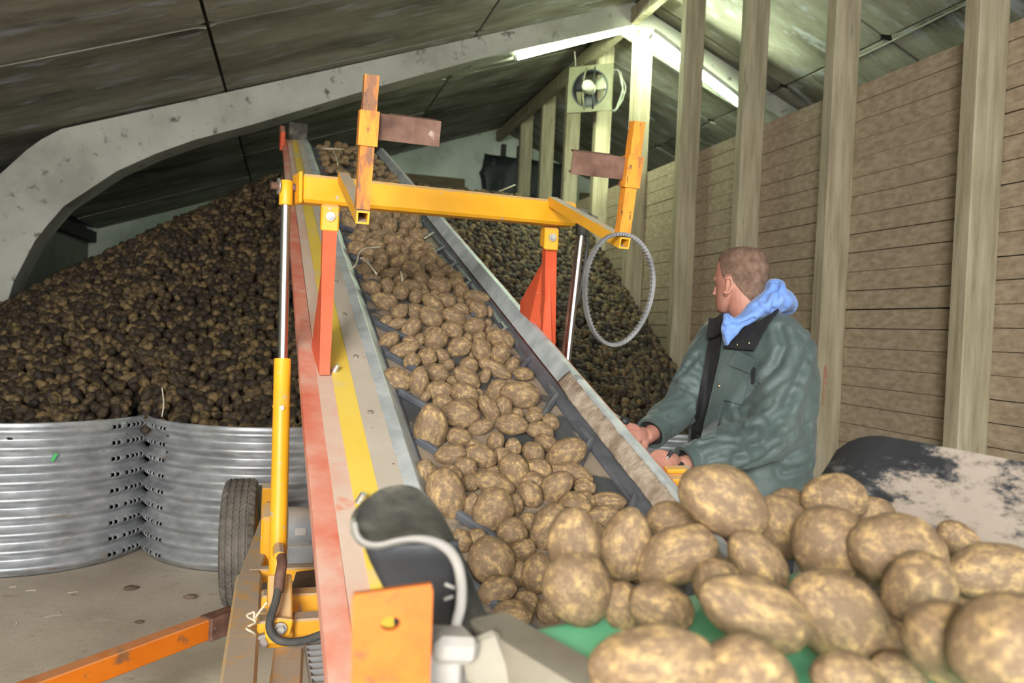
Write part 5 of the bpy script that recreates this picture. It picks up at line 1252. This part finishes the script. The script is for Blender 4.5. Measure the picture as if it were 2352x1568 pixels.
# blue hooded top
def inflate(outline, depth_f, half_f, n_=30):
    """a rounded solid whose outline is given as directions from a point beside the neck"""
    P2 = [Vector((x, y)) for x, y in outline]
    xs = [p.x for p in P2]; ys = [p.y for p in P2]; x0, x1, y0, y1 = min(xs), max(xs), min(ys), max(ys)
    def inside(q):
        c_ = False; j = len(P2) - 1
        for i in range(len(P2)):
            a, b = P2[i], P2[j]
            if (a.y > q.y) != (b.y > q.y) and q.x < (b.x - a.x) * (q.y - a.y) / (b.y - a.y) + a.x: c_ = not c_
            j = i
        return c_
    def dist(q):
        d_ = 1e9
        for i in range(len(P2)):
            a, b = P2[i], P2[(i + 1) % len(P2)]; e = b - a; t_ = max(0, min(1, (q - a).dot(e) / e.dot(e))); d_ = min(d_, (q - a - e * t_).length)
        return d_
    st = 5.0; mb = MB(); gx = int((x1 - x0) / st) + 1; gy = int((y1 - y0) / st) + 1
    for i in range(gx):
        for j in range(gy):
            q = Vector((x0 + (i + .5) * st, y0 + (j + .5) * st))
            if not inside(q): continue
            d_ = dist(q); Yc = depth_f(q); r_ = max(d_, 3) * Yc / F_PX; h = min(half_f(q), 0.012 + 1.5 * math.sqrt(r_ * half_f(q)))
            mb.ell(at(q.x, q.y, Yc), CR, CU, _F, max(min(r_ * 1.0, 0.03), 0.006), max(min(r_ * 1.0, 0.03), 0.006), h, 10, 8)
    return mb
hood_o = [(1661, 733), (1666, 718), (1674, 728), (1687, 735), (1702, 722), (1718, 705), (1733, 687), (1748, 673), (1755, 663), (1757, 647), (1770, 642), (1784, 642), (1797, 661), (1816, 684), (1821, 695), (1822, 716), (1810, 714), (1787, 717), (1764, 725), (1733, 737), (1702, 749), (1678, 777), (1666, 797), (1662, 770)]
hm2 = inflate(hood_o, lambda q: 2.755 + max(0, (q.x - 1700)) * 0.0011, lambda q: 0.03 + 0.09 * max(0, min(1, (q.x - 1680) / 90)))
limb(hm2, [at(1815, 705, 2.88), at(1790, 690, 2.98), at(1740, 700, 3.03), at(1690, 725, 2.97), at(1668, 735, 2.86)], [0.03, 0.05, 0.05, 0.035, 0.022], 16)
hme = remeshed('hooded_top', hm2, 0.006, 8, M['hoodie'])
c = coords(hme).astype(float); nn = vnorm(hme).astype(float)
sh = np.array([0.005 * mnoise.noise(Vector(p) * 9) + 0.003 * math.sin(p[2] * 55 - p[0] * 50 + 4 * mnoise.noise(Vector(p) * 7)) for p in c]); setco(hme, c + nn * sh[:, None])
_b = BVHTree.FromPolygons([v.co.copy() for v in hme.vertices], [tuple(p.vertices) for p in hme.polygons])
c = coords(hme).astype(float); nn = vnorm(hme).astype(float); sh = np.zeros(len(c))
for pl_, wd, dp_ in (([(1785, 648), (1784, 680), (1774, 716)], .009, .010), ([(1757, 690), (1768, 672), (1782, 660)], .008, .010), ([(1670, 724), (1676, 745), (1690, 744)], .006, .009), ([(1664, 752), (1690, 752), (1735, 731)], .008, .010), ([(1740, 700), (1752, 716), (1760, 722)], .007, .005), ([(1800, 672), (1806, 695), (1800, 712)], .008, .006)):
    pts = []
    for (xa, ya), (xb, yb) in zip(pl_[:-1], pl_[1:]):
        for q in range(8):
            h, _n, _i, _d = _b.ray_cast(CAM, ray(xa + (xb - xa) * q / 8, ya + (yb - ya) * q / 8).normalized())
            if h is not None: pts.append(h[:])
    if len(pts) > 2:
        d_ = np.min(np.linalg.norm(c[:, None] - np.array(pts)[None], axis=2), axis=1); sh += -dp_ * np.exp(-(d_ / wd) ** 2) + .4 * dp_ * np.exp(-((d_ - 2.2 * wd) / wd) ** 2)
setco(hme, c + nn * sh[:, None])
hood = child('hooded_top', hme, label='light blue hood and neckline')
# trousers and boots
tm = MB()
for hp_, kn, an2 in feet: limb(tm, [hp_ + Z * 0.02, kn, an2 + Z * 0.03], [0.115, 0.085, 0.07])
tm.loft([section(z, a, b) for z, a, b in ((0.78, 0.16, 0.13), (0.86, 0.2, 0.145), (0.98, 0.195, 0.14))])
child('trousers', remeshed('trousers', tm, 0.012, 4, M['trousers']), label='dark trousers')
for hp_, kn, an2 in feet:
    bm_ = MB().ell(an2 + TF * 0.07 - Z * 0.045, TF, TS, Z, 0.145, 0.056, 0.045).tube([an2 - Z * 0.04, an2 + Z * 0.12], [0.056, 0.062], 18)
    me_ = remeshed('boot', bm_, 0.01, 3, M['black_rubber']); cz = coords(me_); cz[:, 2] = np.maximum(cz[:, 2], 0.0); setco(me_, cz); child('boot', me_)
